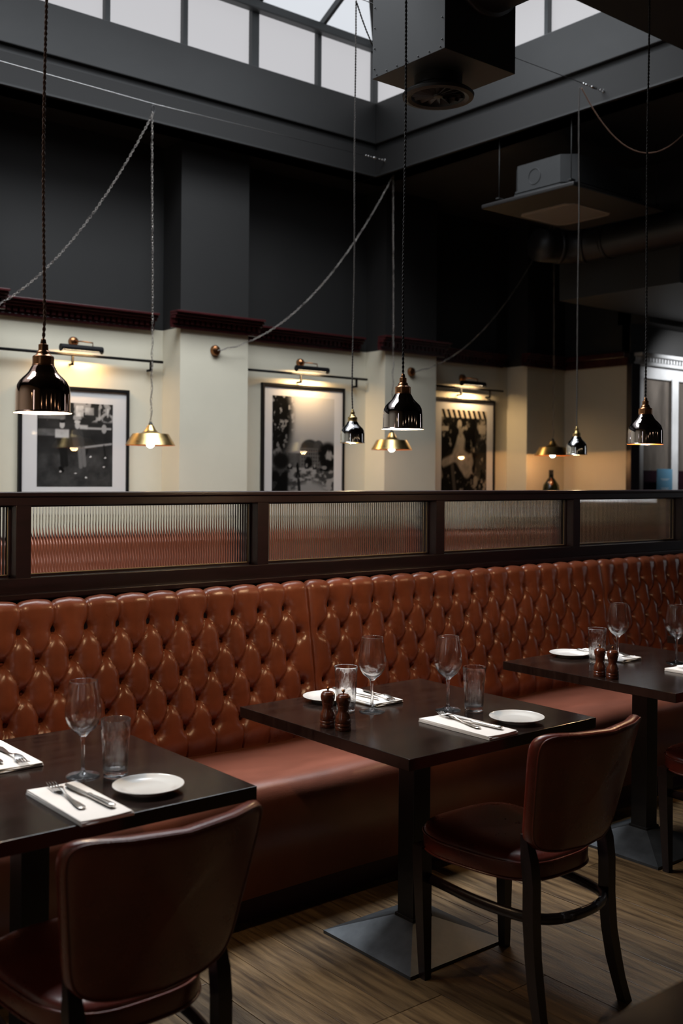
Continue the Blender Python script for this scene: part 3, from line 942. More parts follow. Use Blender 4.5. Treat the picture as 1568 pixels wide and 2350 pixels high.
# card in front of the joinery
cd = thing('menu_card', 'pale blue card standing before the grey-white joinery', 'card', (8.985, 5.95, 1.36))
MB().box((-0.128, 0, 0.0), (0.128, 0.006, 0.235)).build('sheet', M['card'], cd)
for z, w in ((0.135, 0.075), (0.124, 0.05), (0.045, 0.07), (0.034, 0.05)):
    MB().box((-w, -0.001, z), (w, 0.0, z + 0.005)).build('printed_line', M['card_print'], cd)
tag(MB().box((8.8, 5.9, 1.33), (9.9, 6.02, 1.358), ch=0.003).box((8.8, 5.96, 0.0), (9.9, 6.02, 1.33)).build('host_stand', RW), 'dark wooden stand under the pale blue card', 'stand')


# ------------------------------------------------------------------ tables
TS, TZ, TT = 0.818, 0.734, 0.034


def make_table(label):
    t = thing('dining_table', label, 'table', (0, 0, 0), 0, 'square dark wood tables')
    h = TS / 2
    MB().box((-h, -h, TZ - TT), (h, h, TZ), ch=0.0018).build('tabletop', M['table_wood'], t)
    MB().box((-0.21, -0.21, TZ - TT - 0.012), (0.21, 0.21, TZ - TT)).box((-0.26, -0.03, TZ - TT - 0.03), (0.26, 0.03, TZ - TT - 0.012)).box((-0.03, -0.26, TZ - TT - 0.03), (0.03, 0.26, TZ - TT - 0.012)).build('top_bracket', M['black_metal'], t)
    MB().box((-0.037, -0.037, 0.07), (0.037, 0.037, TZ - TT - 0.01), ch=0.003).build('column', M['black_metal'], t)
    b = MB(); w = 0.208; q = 0.046
    vs = [(-w, -w, 0), (w, -w, 0), (w, w, 0), (-w, w, 0), (-w, -w, 0.010), (w, -w, 0.010), (w, w, 0.010), (-w, w, 0.010), (-q, -q, 0.073), (q, -q, 0.073), (q, q, 0.073), (-q, q, 0.073)]
    b.add(vs, [(0, 3, 2, 1), (0, 1, 5, 4), (1, 2, 6, 5), (2, 3, 7, 6), (3, 0, 4, 7), (4, 5, 9, 8), (5, 6, 10, 9), (6, 7, 11, 10), (7, 4, 8, 11), (8, 9, 10, 11)])
    b.build('pedestal_base', M['base_metal'], t)
    MB().box((-0.043, -0.043, 0.07), (0.043, 0.043, 0.082), ch=0.002).build('collar', M['black_metal'], t)
    return t


TX = {'left': 1.082, 'middle': 2.364, 'right': 3.714, 'far': 4.90}
TY = 2.490
tab = make_table('dark square table at the left front, with one wine glass standing on it')
tab.location = (TX['left'], 2.542, 0)
copy_tree(tab, loc=(TX['middle'], TY, 0), label='dark square table in the middle with two wine glasses, two mills and two places laid')
copy_tree(tab, loc=(TX['right'], 2.545, 0), label='dark square table on the right, third along the banquette')
copy_tree(tab, loc=(TX['far'], 2.545, 0), label='dark square table furthest along the banquette, only its corner showing')
copy_tree(tab, loc=(1.36, 0.500, 0), label='foreground table of which only a dark blurred corner shows')


# ------------------------------------------------------------------ chairs
def make_chair(label):
    t = thing('dining_chair', label, 'chair', (0, 0, 0), 0, 'leather bistro chairs')
    CL, DW = M['chair_leather'], M['dark_wood']
    # seat cushion: rounded trapezoid, domed
    def outline(a, s=1.0):
        ca, sa = math.cos(a), math.sin(a)
        n = 3.2
        x = math.copysign(abs(ca) ** (2 / n), ca); y = math.copysign(abs(sa) ** (2 / n), sa)
        hw = 0.200 + 0.024 * y
        return x * hw * s, 0.055 + y * 0.222 * s
    A = 56
    mb = MB(); rings = [(0.0, 0.470), (0.45, 0.468), (0.75, 0.463), (0.90, 0.456), (0.965, 0.449), (0.99, 0.441), (1.0, 0.430), (1.0, 0.398), (0.985, 0.388), (0.95, 0.384), (0.0, 0.384)]
    P = []
    for s_, z in rings:
        row = []
        for k in range(A):
            x, y = outline(2 * PI * k / A, s_)
            dz = 0.010 * sm(0.10, 0.27, np.array(y)) * (1 if z > 0.43 else 0) - (0.008 * math.exp(-((x / 0.14) ** 2 + ((y - 0.06) / 0.14) ** 2)) if z > 0.45 else 0)
            row.append((x, y, z + float(dz)))
        P.append(row)
    mb.grid(P[::-1], closed_v=True)
    seat = mb.build('seat', CL, t)
    for z, s_ in ((0.436, 1.002), (0.390, 0.998)):
        MB().tube([(outline(2 * PI * k / A, s_)[0], outline(2 * PI * k / A, s_)[1], z + 0.006 * float(sm(0.10, 0.27, np.array(outline(2 * PI * k / A)[1])))) for k in range(A)], 0.0034, 6, closed=True).build('piping', CL, seat)
    # backrest: curved padded shell
    def back_pt(a, s, side):
        ca, sa = math.cos(a), math.sin(a); n = 8.0
        u = math.copysign(abs(ca) ** (2 / n), ca) * s; v = math.copysign(abs(sa) ** (2 / n), sa) * s
        zc = 0.655 + 0.165 * v
        hw = 0.207 + 0.026 * v
        x = u * hw
        ybase = -0.192 - 0.068 * (zc - 0.49) / 0.33 - 0.075 * (1 - u * u) * (0.55 + 0.45 * (v * 0.5 + 0.5)) + 0.03
        zc += 0.012 * (u * u) * max(v, 0) - (0.016 * (1 - u * u) if v < -0.5 else 0) * 1.0
        th = 0.021 * (1 - max(0, s - 0.80) / 0.2 * 0.0)
        return Vector((x, ybase, zc)), th
    A2 = 96; P = []
    sched = [(0.0, 1, 1.0), (0.5, 1, 1.0), (0.8, 1, 1.0), (0.90, 1, 1.0), (0.955, 1, 0.92), (0.985, 1, 0.70), (0.998, 1, 0.35), (1.0, 1, 0.0), (0.998, -1, 0.35), (0.985, -1, 0.70), (0.955, -1, 0.92), (0.90, -1, 1.0), (0.8, -1, 1.0), (0.5, -1, 1.0), (0.0, -1, 1.0)]
    for s_, sd, f in sched:
        row = []
        for k in range(A2):
            p, th = back_pt(2 * PI * k / A2, s_, sd)
            puff = 0.006 * (1 - s_ ** 2) if sd > 0 else 0
            row.append(tuple(p + Vector((0, sd * (th * f + puff), 0))))
        P.append(row)
    mb = MB(); mb.grid(P, closed_v=True)
    bk = mb.build('backrest', CL, t)
    pts = []
    for k in range(A2):
        p, th = back_pt(2 * PI * k / A2, 0.975, -1)
        pts.append(p + Vector((0, -0.0185, 0)))
    MB().tube(pts, 0.0028, 6, closed=True).build('piping', CL, bk)
    # legs
    for sx in (-1, 1):
        def sq(pts, ws):
            mb = MB(); V = []
            for (x, y, z), (wx, wy) in zip(pts, ws):
                V.append([(x - wx, y - wy, z), (x + wx, y - wy, z), (x + wx, y + wy, z), (x - wx, y + wy, z)])
            mb.grid(V, closed_v=True); mb.f.append([len(mb.v) - 4, len(mb.v) - 3, len(mb.v) - 2, len(mb.v) - 1]); mb.mi.append(0); mb.sm.append(False)
            mb.f.append([3, 2, 1, 0]); mb.mi.append(0); mb.sm.append(False)
            return mb
        sq([(sx * 0.176, 0.222, 0.0), (sx * 0.180, 0.228, 0.20), (sx * 0.184, 0.232, 0.40)], [(0.013, 0.013), (0.0175, 0.0175), (0.021, 0.021)]).build('leg', DW, t, auto=40)
        zz = [0.0, 0.06, 0.12, 0.2, 0.3, 0.40, 0.46, 0.53]
        pts_ = [(sx * (0.166 + 0.014 * (1 - min(z / 0.3, 1)) ** 2 ), -0.178 - 0.055 * (1 - min(z / 0.33, 1)) ** 2 + 0.02 * max(0, z - 0.42) / 0.1, z) for z in zz]
        sq(pts_, [(0.0145, 0.015)] * 2 + [(0.016, 0.017)] * 2 + [(0.017, 0.018)] * 3 + [(0.012, 0.010)]).build('leg', DW, t, auto=40)
    # bent hoop stretcher
    hp = smooth_profile([(-0.170, 0.222, 0.300), (-0.186, -0.02, 0.30), (-0.150, -0.205, 0.30), (0.0, -0.235, 0.30), (0.150, -0.205, 0.30), (0.186, -0.02, 0.30), (0.170, 0.222, 0.300)], [0, 0.09, 0.085, 0.07, 0.085, 0.09, 0])
    MB().tube(hp, 0.0115, 10, sq=1.35).build('stretcher', DW, t)
    # front apron under the cushion
    ap = MB().box((-0.18, 0.212, 0.36), (0.18, 0.236, 0.386)).box((-0.14, -0.05, 0.370), (0.14, 0.20, 0.386))
    ap.build('seat_frame', DW, t)
    return t


ch = make_chair('red-brown leather chair at the middle table, legs and hoop stretcher fully in view')
ch.location = (2.378, 2.045, 0)
copy_tree(ch, loc=(1.058, 2.055, 0), label='red-brown leather chair seen from behind at the left table')
copy_tree(ch, loc=(3.70, 2.085, 0), label='leather chair at the right table, only a leg and seat edge showing')


# ------------------------------------------------------------------ tableware
def make_wine(label):
    t = thing('wine_glass', label, 'glass', (0, 0, 0), 0, 'wine glasses on the tables')
    outer = [(0.0, 0.0), (0.041, 0.0), (0.0425, 0.0015), (0.041, 0.003), (0.020, 0.0060), (0.008, 0.011), (0.0048, 0.022), (0.0042, 0.055), (0.0046, 0.085), (0.0075, 0.101), (0.016, 0.110),
             (0.030, 0.121), (0.040, 0.136), (0.0452, 0.152), (0.0458, 0.166), (0.0435, 0.190), (0.0395, 0.215), (0.0355, 0.2405), (0.0350, 0.242)]
    inner = [(0.0345, 0.2412), (0.0387, 0.215), (0.0425, 0.190), (0.0447, 0.166), (0.0441, 0.152), (0.0388, 0.137), (0.0285, 0.123), (0.014, 0.1135), (0.0, 0.1105)]
    MB().lathe(outer + inner, 40, cap=False).build('bowl_and_stem', M['glass'], t)
    return t


def make_tumbler(label):
    t = thing('tumbler', label, 'glass', (0, 0, 0), 0, 'faceted water tumblers')
    NF = 10
    pr = [(0.0, 0.0), (0.026, 0.0), (0.027, 0.0003), (0.0300, 0.003), (0.0306, 0.005), (0.0312, 0.012), (0.0322, 0.03), (0.0342, 0.07), (0.0354, 0.096), (0.0360, 0.102), (0.0364, 0.107), (0.0370, 0.118), (0.0381, 0.143), (0.0384, 0.146)]
    inn = [(0.0370, 0.1455), (0.0350, 0.118), (0.0341, 0.105), (0.0320, 0.07), (0.0297, 0.03), (0.0288, 0.024), (0.0265, 0.0185), (0.020, 0.0165), (0.0, 0.0160)]
    no = len(pr)

    facet = lambda a: (1 - math.cos(((a / (2 * PI) * NF) % 1.0 - 0.5) * 2 * PI)) * 0.5
    # outer skin with facets below 0.10, smooth band above, then the plain inside
    mb = MB(); SEG = 80; prof = pr[:-1] + [(0.0381, 0.1453), (0.0379, 0.1460), (0.0374, 0.1460), (0.0371, 0.1453)] + inn[1:]
    P = []
    for k, (r, z) in enumerate(prof):
        row = []
        for q in range(SEG):
            a = 2 * PI * q / SEG
            amt = 0.06 * float(sm(0.004, 0.014, np.array(z))) * (1 - float(sm(0.096, 0.106, np.array(z)))) if k < len(pr) else 0
            rr = r * (1 - amt * facet(a))
            row.append((rr * math.cos(a), rr * math.sin(a), z))
        P.append(row)
    mb.grid(P, closed_v=True)
    mb.build('faceted_body', M['glass'], t)
    return t



def make_plate(label):
    t = thing('side_plate', label, 'plate', (0, 0, 0), 0, 'white side plates')
    MB().lathe([(0.0, 0.0035), (0.050, 0.0035), (0.052, 0.0), (0.055, 0.0), (0.060, 0.005), (0.082, 0.0125), (0.0855, 0.0145), (0.086, 0.0158), (0.0845, 0.0162), (0.064, 0.0108), (0.056, 0.0078), (0.050, 0.0070), (0.0, 0.0066)], 56, cap=False).build('dish', M['china'], t)
    MB().lathe([(0.0838, 0.0158), (0.0862, 0.0172), (0.0866, 0.0160), (0.0850, 0.0148)], 56, cap=False).build('rim', M['china'], t)
    return t


def make_napkin(label, w, l):
    t = thing('folded_napkin', label, 'napkin', (0, 0, 0), 0, 'folded white napkins')
    for k in range(3):
        mb = MB(); n = 22; m_ = 14; P = []
        z0_ = 0.0005 + k * 0.0033; g = 0.0008 * k
        ring = []
        # pillow-edged slab swept along the width
        prof = smooth_profile([(-l / 2 + g, z0_), (l / 2 - g, z0_), (l / 2 - g, z0_ + 0.0032), (-l / 2 + g, z0_ + 0.0032), (-l / 2 + g, z0_)], 0.0014, 3)
        for i in range(n):
            x = (-w / 2 + g) + (w - 2 * g) * i / (n - 1)
            P.append([(x + 0.0015 * math.sin(y * 30 + k), y + 0.0020 * math.sin(x * 40 + k * 2) * (abs(y) / l * 2), z + 0.0011 * (math.sin(x * 38 + k) * math.sin(y * 21 + 1) + 1) * (0.5 + 0.5 * k) * 0.5) for y, z in prof])
        mb.grid(P)
        mb.f.append(list(range(len(prof)))); mb.mi.append(0); mb.sm.append(False)
        mb.f.append([(n - 1) * len(prof) + q for q in range(len(prof))][::-1]); mb.mi.append(0); mb.sm.append(False)
        mb.build('fold', M['linen'], t)
    # rolled fold on one long edge
    MB().tube([(w / 2 - 0.0035, y, 0.0052) for y in np.linspace(-l / 2 + .001, l / 2 - .001, 12)], 0.0050, 8).build('rolled_edge', M['linen'], t)
    return t


def make_fork(label):
    t = thing('fork', label, 'cutlery', (0, 0, 0), 0, 'steel forks')
    # handle along y, tines towards +y ; length .215
    def zc(y):
        return 0.0030 + 0.010 * math.exp(-((y - 0.035) / 0.030) ** 2) * 1.0 + (0.006 * max(0, (y - 0.075) / 0.035) ** 1.5)
    st = [(-0.108, 0.0030), (-0.105, 0.0085), (-0.095, 0.0105), (-0.07, 0.0090), (-0.03, 0.0050), (0.005, 0.0032), (0.025, 0.0034), (0.038, 0.0070), (0.048, 0.0115), (0.060, 0.0125), (0.066, 0.0125)]
    P = []
    for y, w in st:
        z = zc(y); th = 0.0014
        P.append([(-w, y, z), (-w * 0.5, y, z + th), (w * 0.5, y, z + th), (w, y, z), (w * 0.5, y, z - th), (-w * 0.5, y, z - th)])
    mb = MB(); mb.grid(P[::-1], closed_v=True)
    mb.add(P[0], [tuple(range(6))]); mb.add(P[-1], [tuple(range(6))[::-1]])
    mb.build('handle', M['cutlery'], t, auto=50)
    tm = MB()
    for x in (-0.0105, -0.0035, 0.0035, 0.0105):
        tm.tube([(x, 0.064, zc(0.064)), (x, 0.085, zc(0.085) - 0.001), (x * 0.97, 0.100, zc(0.10)), (x * 0.95, 0.110, zc(0.110))], 0.0019, 6, rads=[0.0021, 0.0019, 0.0016, 0.0007])
    tm.build('tines', M['cutlery'], t)
    return t


def make_knife(label):
    t = thing('knife', label, 'cutlery', (0, 0, 0), 0, 'steel knives')
    P = []
    for y, w, th in ((-0.115, 0.004, 0.003), (-0.111, 0.0080, 0.0048), (-0.100, 0.0092, 0.0052), (-0.05, 0.0080, 0.0046), (-0.012, 0.0060, 0.0040), (-0.004, 0.0072, 0.0046), (0.002, 0.0060, 0.0036)):
        P.append([(w * math.cos(a), y, 0.0055 + th * math.sin(a)) for a in np.linspace(0, 2 * PI, 11)[:-1]])
    mb = MB(); mb.grid(P[::-1], closed_v=True); mb.add(P[0], [tuple(range(10))])
    mb.build('handle', M['cutlery'], t, auto=60)
    P = []
    for y, xl, xr in ((0.0, -0.0045, 0.0045), (0.02, -0.0085, 0.0050), (0.06, -0.0098, 0.0052), (0.09, -0.0090, 0.0050), (0.105, -0.0060, 0.0046), (0.113, 0.000, 0.0040)):
        P.append([(xl, y, 0.0050), (xr * 0.6, y, 0.0066), (xr, y, 0.0058), (xr * .6, y, 0.0040)])
    mb = MB(); mb.grid(P[::-1], closed_v=True, smooth=False); mb.add(P[-1], [(3, 2, 1, 0)])
    mb.build('blade', M['cutlery'], t)
    return t


def make_mill(label):
    t = thing('pepper_mill', label, 'mill', (0, 0, 0), 0, 'small turned wood mills')
    MB().lathe([(0.0, 0.0), (0.0235, 0.0), (0.0245, 0.003), (0.0240, 0.010), (0.0228, 0.0115), (0.0245, 0.014), (0.0245, 0.019), (0.0228, 0.021), (0.0240, 0.026), (0.0225, 0.040), (0.0170, 0.052), (0.0158, 0.060), (0.0175, 0.069), (0.0185, 0.073), (0.0, 0.073)], 32, cap=False).build('body', M['mill'], t)
    MB().lathe([(0.0, 0.0735), (0.0182, 0.0735), (0.0186, 0.078), (0.0205, 0.082), (0.0225, 0.092), (0.0215, 0.100), (0.0160, 0.107), (0.0080, 0.1095), (0.0, 0.110)], 32, cap=False).build('head', M['mill'], t)
    MB().lathe([(0.0, 0.108), (0.0026, 0.109), (0.0026, 0.113), (0.0048, 0.115), (0.0050, 0.119), (0.0030, 0.122), (0.0, 0.1225)], 14, cap=False).build('knob', M['bronze'], t)
    return t


def place(proto, items):
    first = True
    for (x, y, dz, rz, label) in items:
        if first:
            proto.location = (x, y, TZ + dz); proto.rotation_euler = (0, 0, rz); proto['label'] = label; first = False
        else:
            copy_tree(proto, loc=(x, y, TZ + dz), rz=rz, label=label)


R_ = math.radians
place(make_wine('x'), [
    (1.191, 2.473, 0, 0, 'wine glass beside the tumbler on the left table'),
    (2.472, 2.448, 0, 0, 'wine glass on the middle table beside a tumbler, over the napkin nearest the chair'),
    (2.260, 2.585, 0, 0, 'wine glass on the middle table right behind the mills'),
    (3.700, 2.670, 0, 0, 'wine glass on the right table behind the two mills'),
    (3.855, 2.490, 0, 0, 'wine glass on the right table cut by the photo edge')])
place(make_tumbler('x'), [
    (1.254, 2.419, 0, 0.1, 'faceted tumbler on the left table behind the side plate'),
    (2.526, 2.382, 0, 0.4, 'faceted tumbler on the middle table behind the front side plate'),
    (2.193, 2.638, 0, 0.2, 'faceted tumbler on the middle table right behind the mills'),
    (3.578, 2.684, 0, 0.0, 'faceted tumbler on the right table behind the mills')])
place(make_plate('x'), [
    (1.262, 2.264, 0, 0, 'white side plate on the left table'),
    (2.530, 2.202, 0, 0, 'white side plate on the middle table just above the chair back'),
    (2.249, 2.800, 0, 0, 'white side plate on the middle table behind the mills'),
    (3.634, 2.868, 0, 0, 'white side plate on the right table')])
place(make_napkin('x', 0.128, 0.295), [
    (1.080, 2.264, 0, 0, 'folded white napkin with fork and knife beside the plate on the left table'),
    (2.342, 2.236, 0, 0.0, 'folded white napkin with cutlery at the front of the middle table'),
    (2.365, 2.765, 0, PI, 'folded white napkin behind the tumbler and mills on the middle table'),
    (1.085, 2.765, 0, PI, 'folded white napkin cut by the left edge of the photo'),
    (3.745, 2.775, 0, PI, 'folded white napkin behind the mills on the right table'),
    (3.725, 2.272, 0, 0, 'folded white napkin cut by the right edge of the photo')])
NZ = 0.0125
place(make_fork('x'), [
    (1.066, 2.300, NZ, R_(-5), 'fork lying left of the knife on the napkin of the left table'),
    (2.345, 2.275, NZ, R_(-11), 'fork lying across the front napkin of the middle table'),
    (2.395, 2.700, NZ, R_(170), 'fork on the back napkin of the middle table, tines towards the front'),
    (1.105, 2.720, NZ, R_(178), 'fork on the napkin at the left edge of the photo'),
    (3.765, 2.740, NZ, R_(176), 'fork on the back napkin of the right table'),
    (3.712, 2.290, NZ, R_(-4), 'fork on the napkin at the right edge of the photo')])
place(make_knife('x'), [
    (1.108, 2.270, NZ, R_(3), 'knife with a thick polished handle on the napkin of the left table'),
    (2.362, 2.235, NZ, R_(4), 'knife under the fork on the front napkin of the middle table'),
    (2.345, 2.770, NZ, R_(184), 'knife on the back napkin of the middle table'),
    (1.055, 2.770, NZ, R_(180), 'knife on the napkin at the left edge of the photo'),
    (3.722, 2.780, NZ, R_(182), 'knife on the back napkin of the right table'),
    (3.752, 2.260, NZ, R_(2), 'knife on the napkin at the right edge of the photo')])
place(make_mill('x'), [
    (2.012, 2.506, 0, 0, 'small turned wooden mill on the middle table, the taller looking one at the left'),
    (2.024, 2.446, 0, 0, 'small turned wooden mill on the middle table, in front of the other mill'),
    (3.362, 2.508, 0, 0, 'small turned wooden mill on the right table, left one of its pair'),
    (3.364, 2.450, 0, 0, 'small turned wooden mill on the right table, right one of its pair')])


# ------------------------------------------------------------------ cables and chains
def helix(path, pitch, rad, ph=0.0, step=0.012, jit=0.0):
    """points twisting round a path"""
    path = [Vector(p) for p in path]
    out = []; s = 0.0; last = None
    for a, b in zip(path[:-1], path[1:]):
        L_ = (b - a).length; t = (b - a).normalized()
        u = t.cross(Vector((0.3, 1, 0.2))).normalized(); w = t.cross(u)
        n = max(1, int(L_ / step))
        for k in range(n):
            q = a + (b - a) * k / n; an = 2 * PI * (s + L_ * k / n) / pitch + ph
            out.append(q + (u * math.cos(an) + w * math.sin(an)) * rad)
        s += L_
    out.append(path[-1])
    return out


def cable(parent, path, m, r=0.0026, name='cable', pitch=0.03, step=0.006):
    mb = MB()
    for ph in (0, PI):
        mb.tube(helix(path, pitch, r * 0.95, ph, step), r, 5)
    return mb.build(name, m, parent)


def sag(a, b, drop, n=24):
    a = Vector(a); b = Vector(b)
    return [a.lerp(b, k / n) - Vector((0, 0, 4 * drop * (k / n) * (1 - k / n))) for k in range(n + 1)]


def chain(parent, path, m, ll=0.024, lw=0.0062, wr=0.0016):
    pts = [Vector(p) for p in path]
    cum = [0]
    for a, b in zip(pts[:-1], pts[1:]): cum.append(cum[-1] + (b - a).length)
    n = int(cum[-1] / (ll * 0.78)); mb = MB(); j = 0
    for k in range(n):
        d = cum[-1] * (k + 0.5) / n
        while j < len(cum) - 2 and cum[j + 1] < d: j += 1
        f = (d - cum[j]) / (cum[j + 1] - cum[j]); p = pts[j].lerp(pts[j + 1], f); t = (pts[j + 1] - pts[j]).normalized()
        u = t.cross(Vector((0.35, 1, 0.1))).normalized(); w = t.cross(u)
        if k % 2: u, w = w, u
        loop = []
        for q in range(8):
            a = 2 * PI * q / 8
            loop.append(p + t * math.sin(a) * ll / 2 + u * math.cos(a) * lw)
        mb.tube(loop, wr, 4, closed=True)
    return mb.build('chain', m, parent)


def turnbuckle(parent, hook, d):
    """eye plate on the curb, hook and tensioner ; d = unit vector along the wire away from the curb"""
    h = Vector(hook)
    MB().box((h.x - 0.004, h.y - 0.018, h.z - 0.024), (h.x + 0.003, h.y + 0.018, h.z + 0.024), ch=0.002).build('eye_plate', M['black_metal'], parent)
    MB().tube([h + Vector((-0.004 - 0.017 + 0.017 * math.cos(a), 0, 0.017 * math.sin(a))) for a in np.linspace(0, 2 * PI, 17)[:-1]], 0.004, 6, closed=True).build('eye', M['steel'], parent)
    a = h + d * 0.035
    MB().tube([a + d * (0.020 - 0.020 * math.cos(q)) + Vector((0, 0.010 * math.sin(q), 0)) for q in np.linspace(0, 2 * PI, 17)[:-1]], 0.0036, 6, closed=True).build('hook', M['steel'], parent)
    b = a + d * 0.04
    mb = MB().tube([b, b + d * 0.03], 0.003, 6)
    mb.tube([b + d * 0.03, b + d * 0.035, b + d * 0.085, b + d * 0.09], 0.007, 8, rads=[0.003, 0.0085, 0.0085, 0.003]).tube([b + d * 0.09, b + d * 0.12], 0.003, 6)
    mb.build('tensioner', M['steel'], parent)
    mb = MB()
    for q in (0.135, 0.16):
        mb.tube([b + d * q, b + d * (q + 0.012)], 0.0065, 8)
    mb.build('cable_clamp', M['steel'], parent)
    return b + d * 0.12


WA, WB = 6.47, 4.30
wa = thing('tension_wire', 'thin steel wire strung along the far side of the roof light', 'wire', (5.785, WA, 4.095), 0, 'tension wires')
e0 = turnbuckle(wa, (0, 0, 0), Vector((-1, 0, 0)))
MB().tube([e0, Vector((-2.17, 0, -0.03)), Vector((-4.0, 0, 0.0)), Vector((SX0 - 5.785, 0, 0.0))], 0.0026, 6).build('strand', M['steel'], wa)
wb = thing('tension_wire', 'thin steel wire running behind the ventilation box to the right side of the roof light', 'wire', (5.785, WB, 4.063), 0, 'tension wires')
e1 = turnbuckle(wb, (0, 0, 0), Vector((-1, 0, 0)))
MB().tube([e1, Vector((-2.17, 0, -0.01)), Vector((SX0 - 5.785, 0, 0.0))], 0.0022, 6).build('strand', M['cable_black'], wb)


# ------------------------------------------------------------------ pendants
def bell(label, x, y, z, dia, shade_m, lining_m, top_m, cable_m, top, power, s_path=None, group='bell shaped pendant lamps'):
    t = thing('pendant_lamp', label, 'pendant lamp', (x, y, z), 0, group)
    k = dia / 0.155
    S = lambda pr: [(r * k, zz * k) for r, zz in pr]
    prof = [(0.0775, 0.0), (0.0775, 0.0022), (0.0735, 0.0045), (0.0732, 0.050), (0.0725, 0.062), (0.0695, 0.075), (0.063, 0.087), (0.0535, 0.097), (0.0445, 0.1055), (0.0385, 0.113), (0.0345, 0.121), (0.0305, 0.128), (0.0285, 0.1305)]
    MB().lathe(S(prof), 56, cap=False).build('shade', shade_m, t)
    inner = [(max(r - 0.0016, 0.001), zz) for r, zz in prof[2:]]
    MB().lathe(S([(0.0770, 0.0002), (0.0722, 0.003)] + inner[1:] + [(0.0, 0.1290)]), 56, cap=False).build('shade_lining', lining_m, t)
    MB().lathe(S([(0.0295, 0.1285), (0.0300, 0.1315), (0.0290, 0.1325), (0.0290, 0.153), (0.0275, 0.1555), (0.021, 0.159), (0.0185, 0.162), (0.0188, 0.165), (0.0165, 0.169), (0.0135, 0.171), (0.0132, 0.1875), (0.0085, 0.189), (0.0065, 0.2005), (0.004, 0.2035), (0.0, 0.2035)]), 32, cap=False).build('lamp_holder', top_m, t)
    MB().lathe(S([(0.0, 0.024), (0.010, 0.026), (0.019, 0.034), (0.0225, 0.046), (0.020, 0.060), (0.013, 0.076), (0.011, 0.090), (0.011, 0.128)]), 20, cap=False).build('bulb', M['bulb_in'], t)
    zt = top - z
    path = [(0, 0, 0.200 * k)]
    for q in np.linspace(0.26, zt, 14):
        path.append((0.0035 * math.sin(q * 5 + x), 0.003 * math.cos(q * 4 + y), q))
    path[-1] = (0, 0, zt)
    cable(t, path, cable_m)
    l = bpy.data.lights.new('pendant_bulb', 'POINT'); l.energy = power; l.color = BULB; l.shadow_soft_size = 0.022 * k
    lo = bpy.data.objects.new('pendant_bulb', l); COL.objects.link(lo); lo.parent = t; lo.location = (0, 0, 0.012 * k)
    return t


p1 = bell('large dark copper bell pendant on a frayed brown cable before the bench print', 1.195, 2.745, 1.665, 0.155, M['copper'], M['shade_white'], M['bronze'], M['cable_brown'], ZC, 9)
p2 = bell('dark nickel bell pendant with copper holder hanging just above a brass dish pendant', 2.622, 2.841, 1.673, 0.155, M['black_nickel'], M['shade_white'], M['bronze'], M['cable_black'], ZC, 9)
p5 = bell('bell pendant with dark nickel shade on a black cable in front of the grey-white joinery', 3.915, 2.692, 1.648, 0.155, M['black_nickel'], M['shade_copper'], M['bronze'], M['cable_black'], ZC, 5)
p3 = bell('small bell pendant with bright nickel shade beside the street print', 3.605, WB, 1.676, 0.137, M['chrome'], M['brass'], M['brass'], M['cable_grey'], 4.035, 2.5)
p4 = bell('small bell pendant with bright nickel shade in front of the amber end wall', 5.500, WB, 1.650, 0.140, M['chrome'], M['brass'], M['brass'], M['cable_grey'], 4.03, 2.5)
# feed cables looping from the hooks to the ceiling
cable(p4, [Vector(q) for q in sag((0.02, 0, 4.03 - 1.650), (0.70, -0.50, 3.985 - 1.650), 0.39, 22)], M['cable_brown'], name='feed_cable')
cable(p3, [Vector(q) for q in sag((0.0, 0, 4.035 - 1.676), (0.62, 0.0, 4.06 - 1.676), 0.34, 16)], M['cable_black'], name='feed_cable')


def dish(label, x, z, hook_z, y=WA, dia=0.345, power=5):
    t = thing('brass_dish_pendant', label, 'pendant lamp', (x, y, z), 0, 'brass dish pendants on chains')
    k = dia / 0.345
    pr = [(0.1725, 0.0), (0.1700, 0.003), (0.1270, 0.074), (0.1240, 0.078), (0.070, 0.082), (0.050, 0.092), (0.036, 0.108), (0.026, 0.128), (0.020, 0.138), (0.0, 0.140)]
    MB().lathe([(r * k, q * k) for r, q in pr], 56, cap=False).build('shade', M['brass'], t)
    MB().lathe([(r * k * 0.988, q * k - 0.002) for r, q in pr], 56, cap=False).build('shade_lining', M['shade_copper'], t)
    MB().lathe([(0.0, 0.138), (0.014, 0.138), (0.014, 0.150), (0.009, 0.156), (0.009, 0.162), (0.0, 0.163)], 16, cap=False).build('lamp_holder', M['black_metal'], t)
    MB().lathe([(0.0, -0.020), (0.014, -0.017), (0.025, -0.006), (0.030, 0.010), (0.028, 0.026), (0.018, 0.048), (0.014, 0.075), (0.014, 0.115)], 20, cap=False).build('bulb', M['bulb'], t)
    zt = hook_z - z
    path = [(0.008 * math.sin(q * 2.0), 0, q) for q in np.linspace(0.16, zt - 0.02, 16)]
    chain(t, path, M['chain'])
    mb = MB(); mb.tube(helix(path, 0.16, 0.007, 0, 0.02), 0.0022, 5); mb.build('cable', M['cable_grey'], t)
    l = bpy.data.lights.new('dish_bulb', 'POINT'); l.energy = power; l.color = AMBER; l.shadow_soft_size = 0.028
    lo = bpy.data.objects.new('dish_bulb', l); COL.objects.link(lo); lo.parent = t; lo.location = (0, 0, 0.005)
    lo.visible_glossy = True
    return t


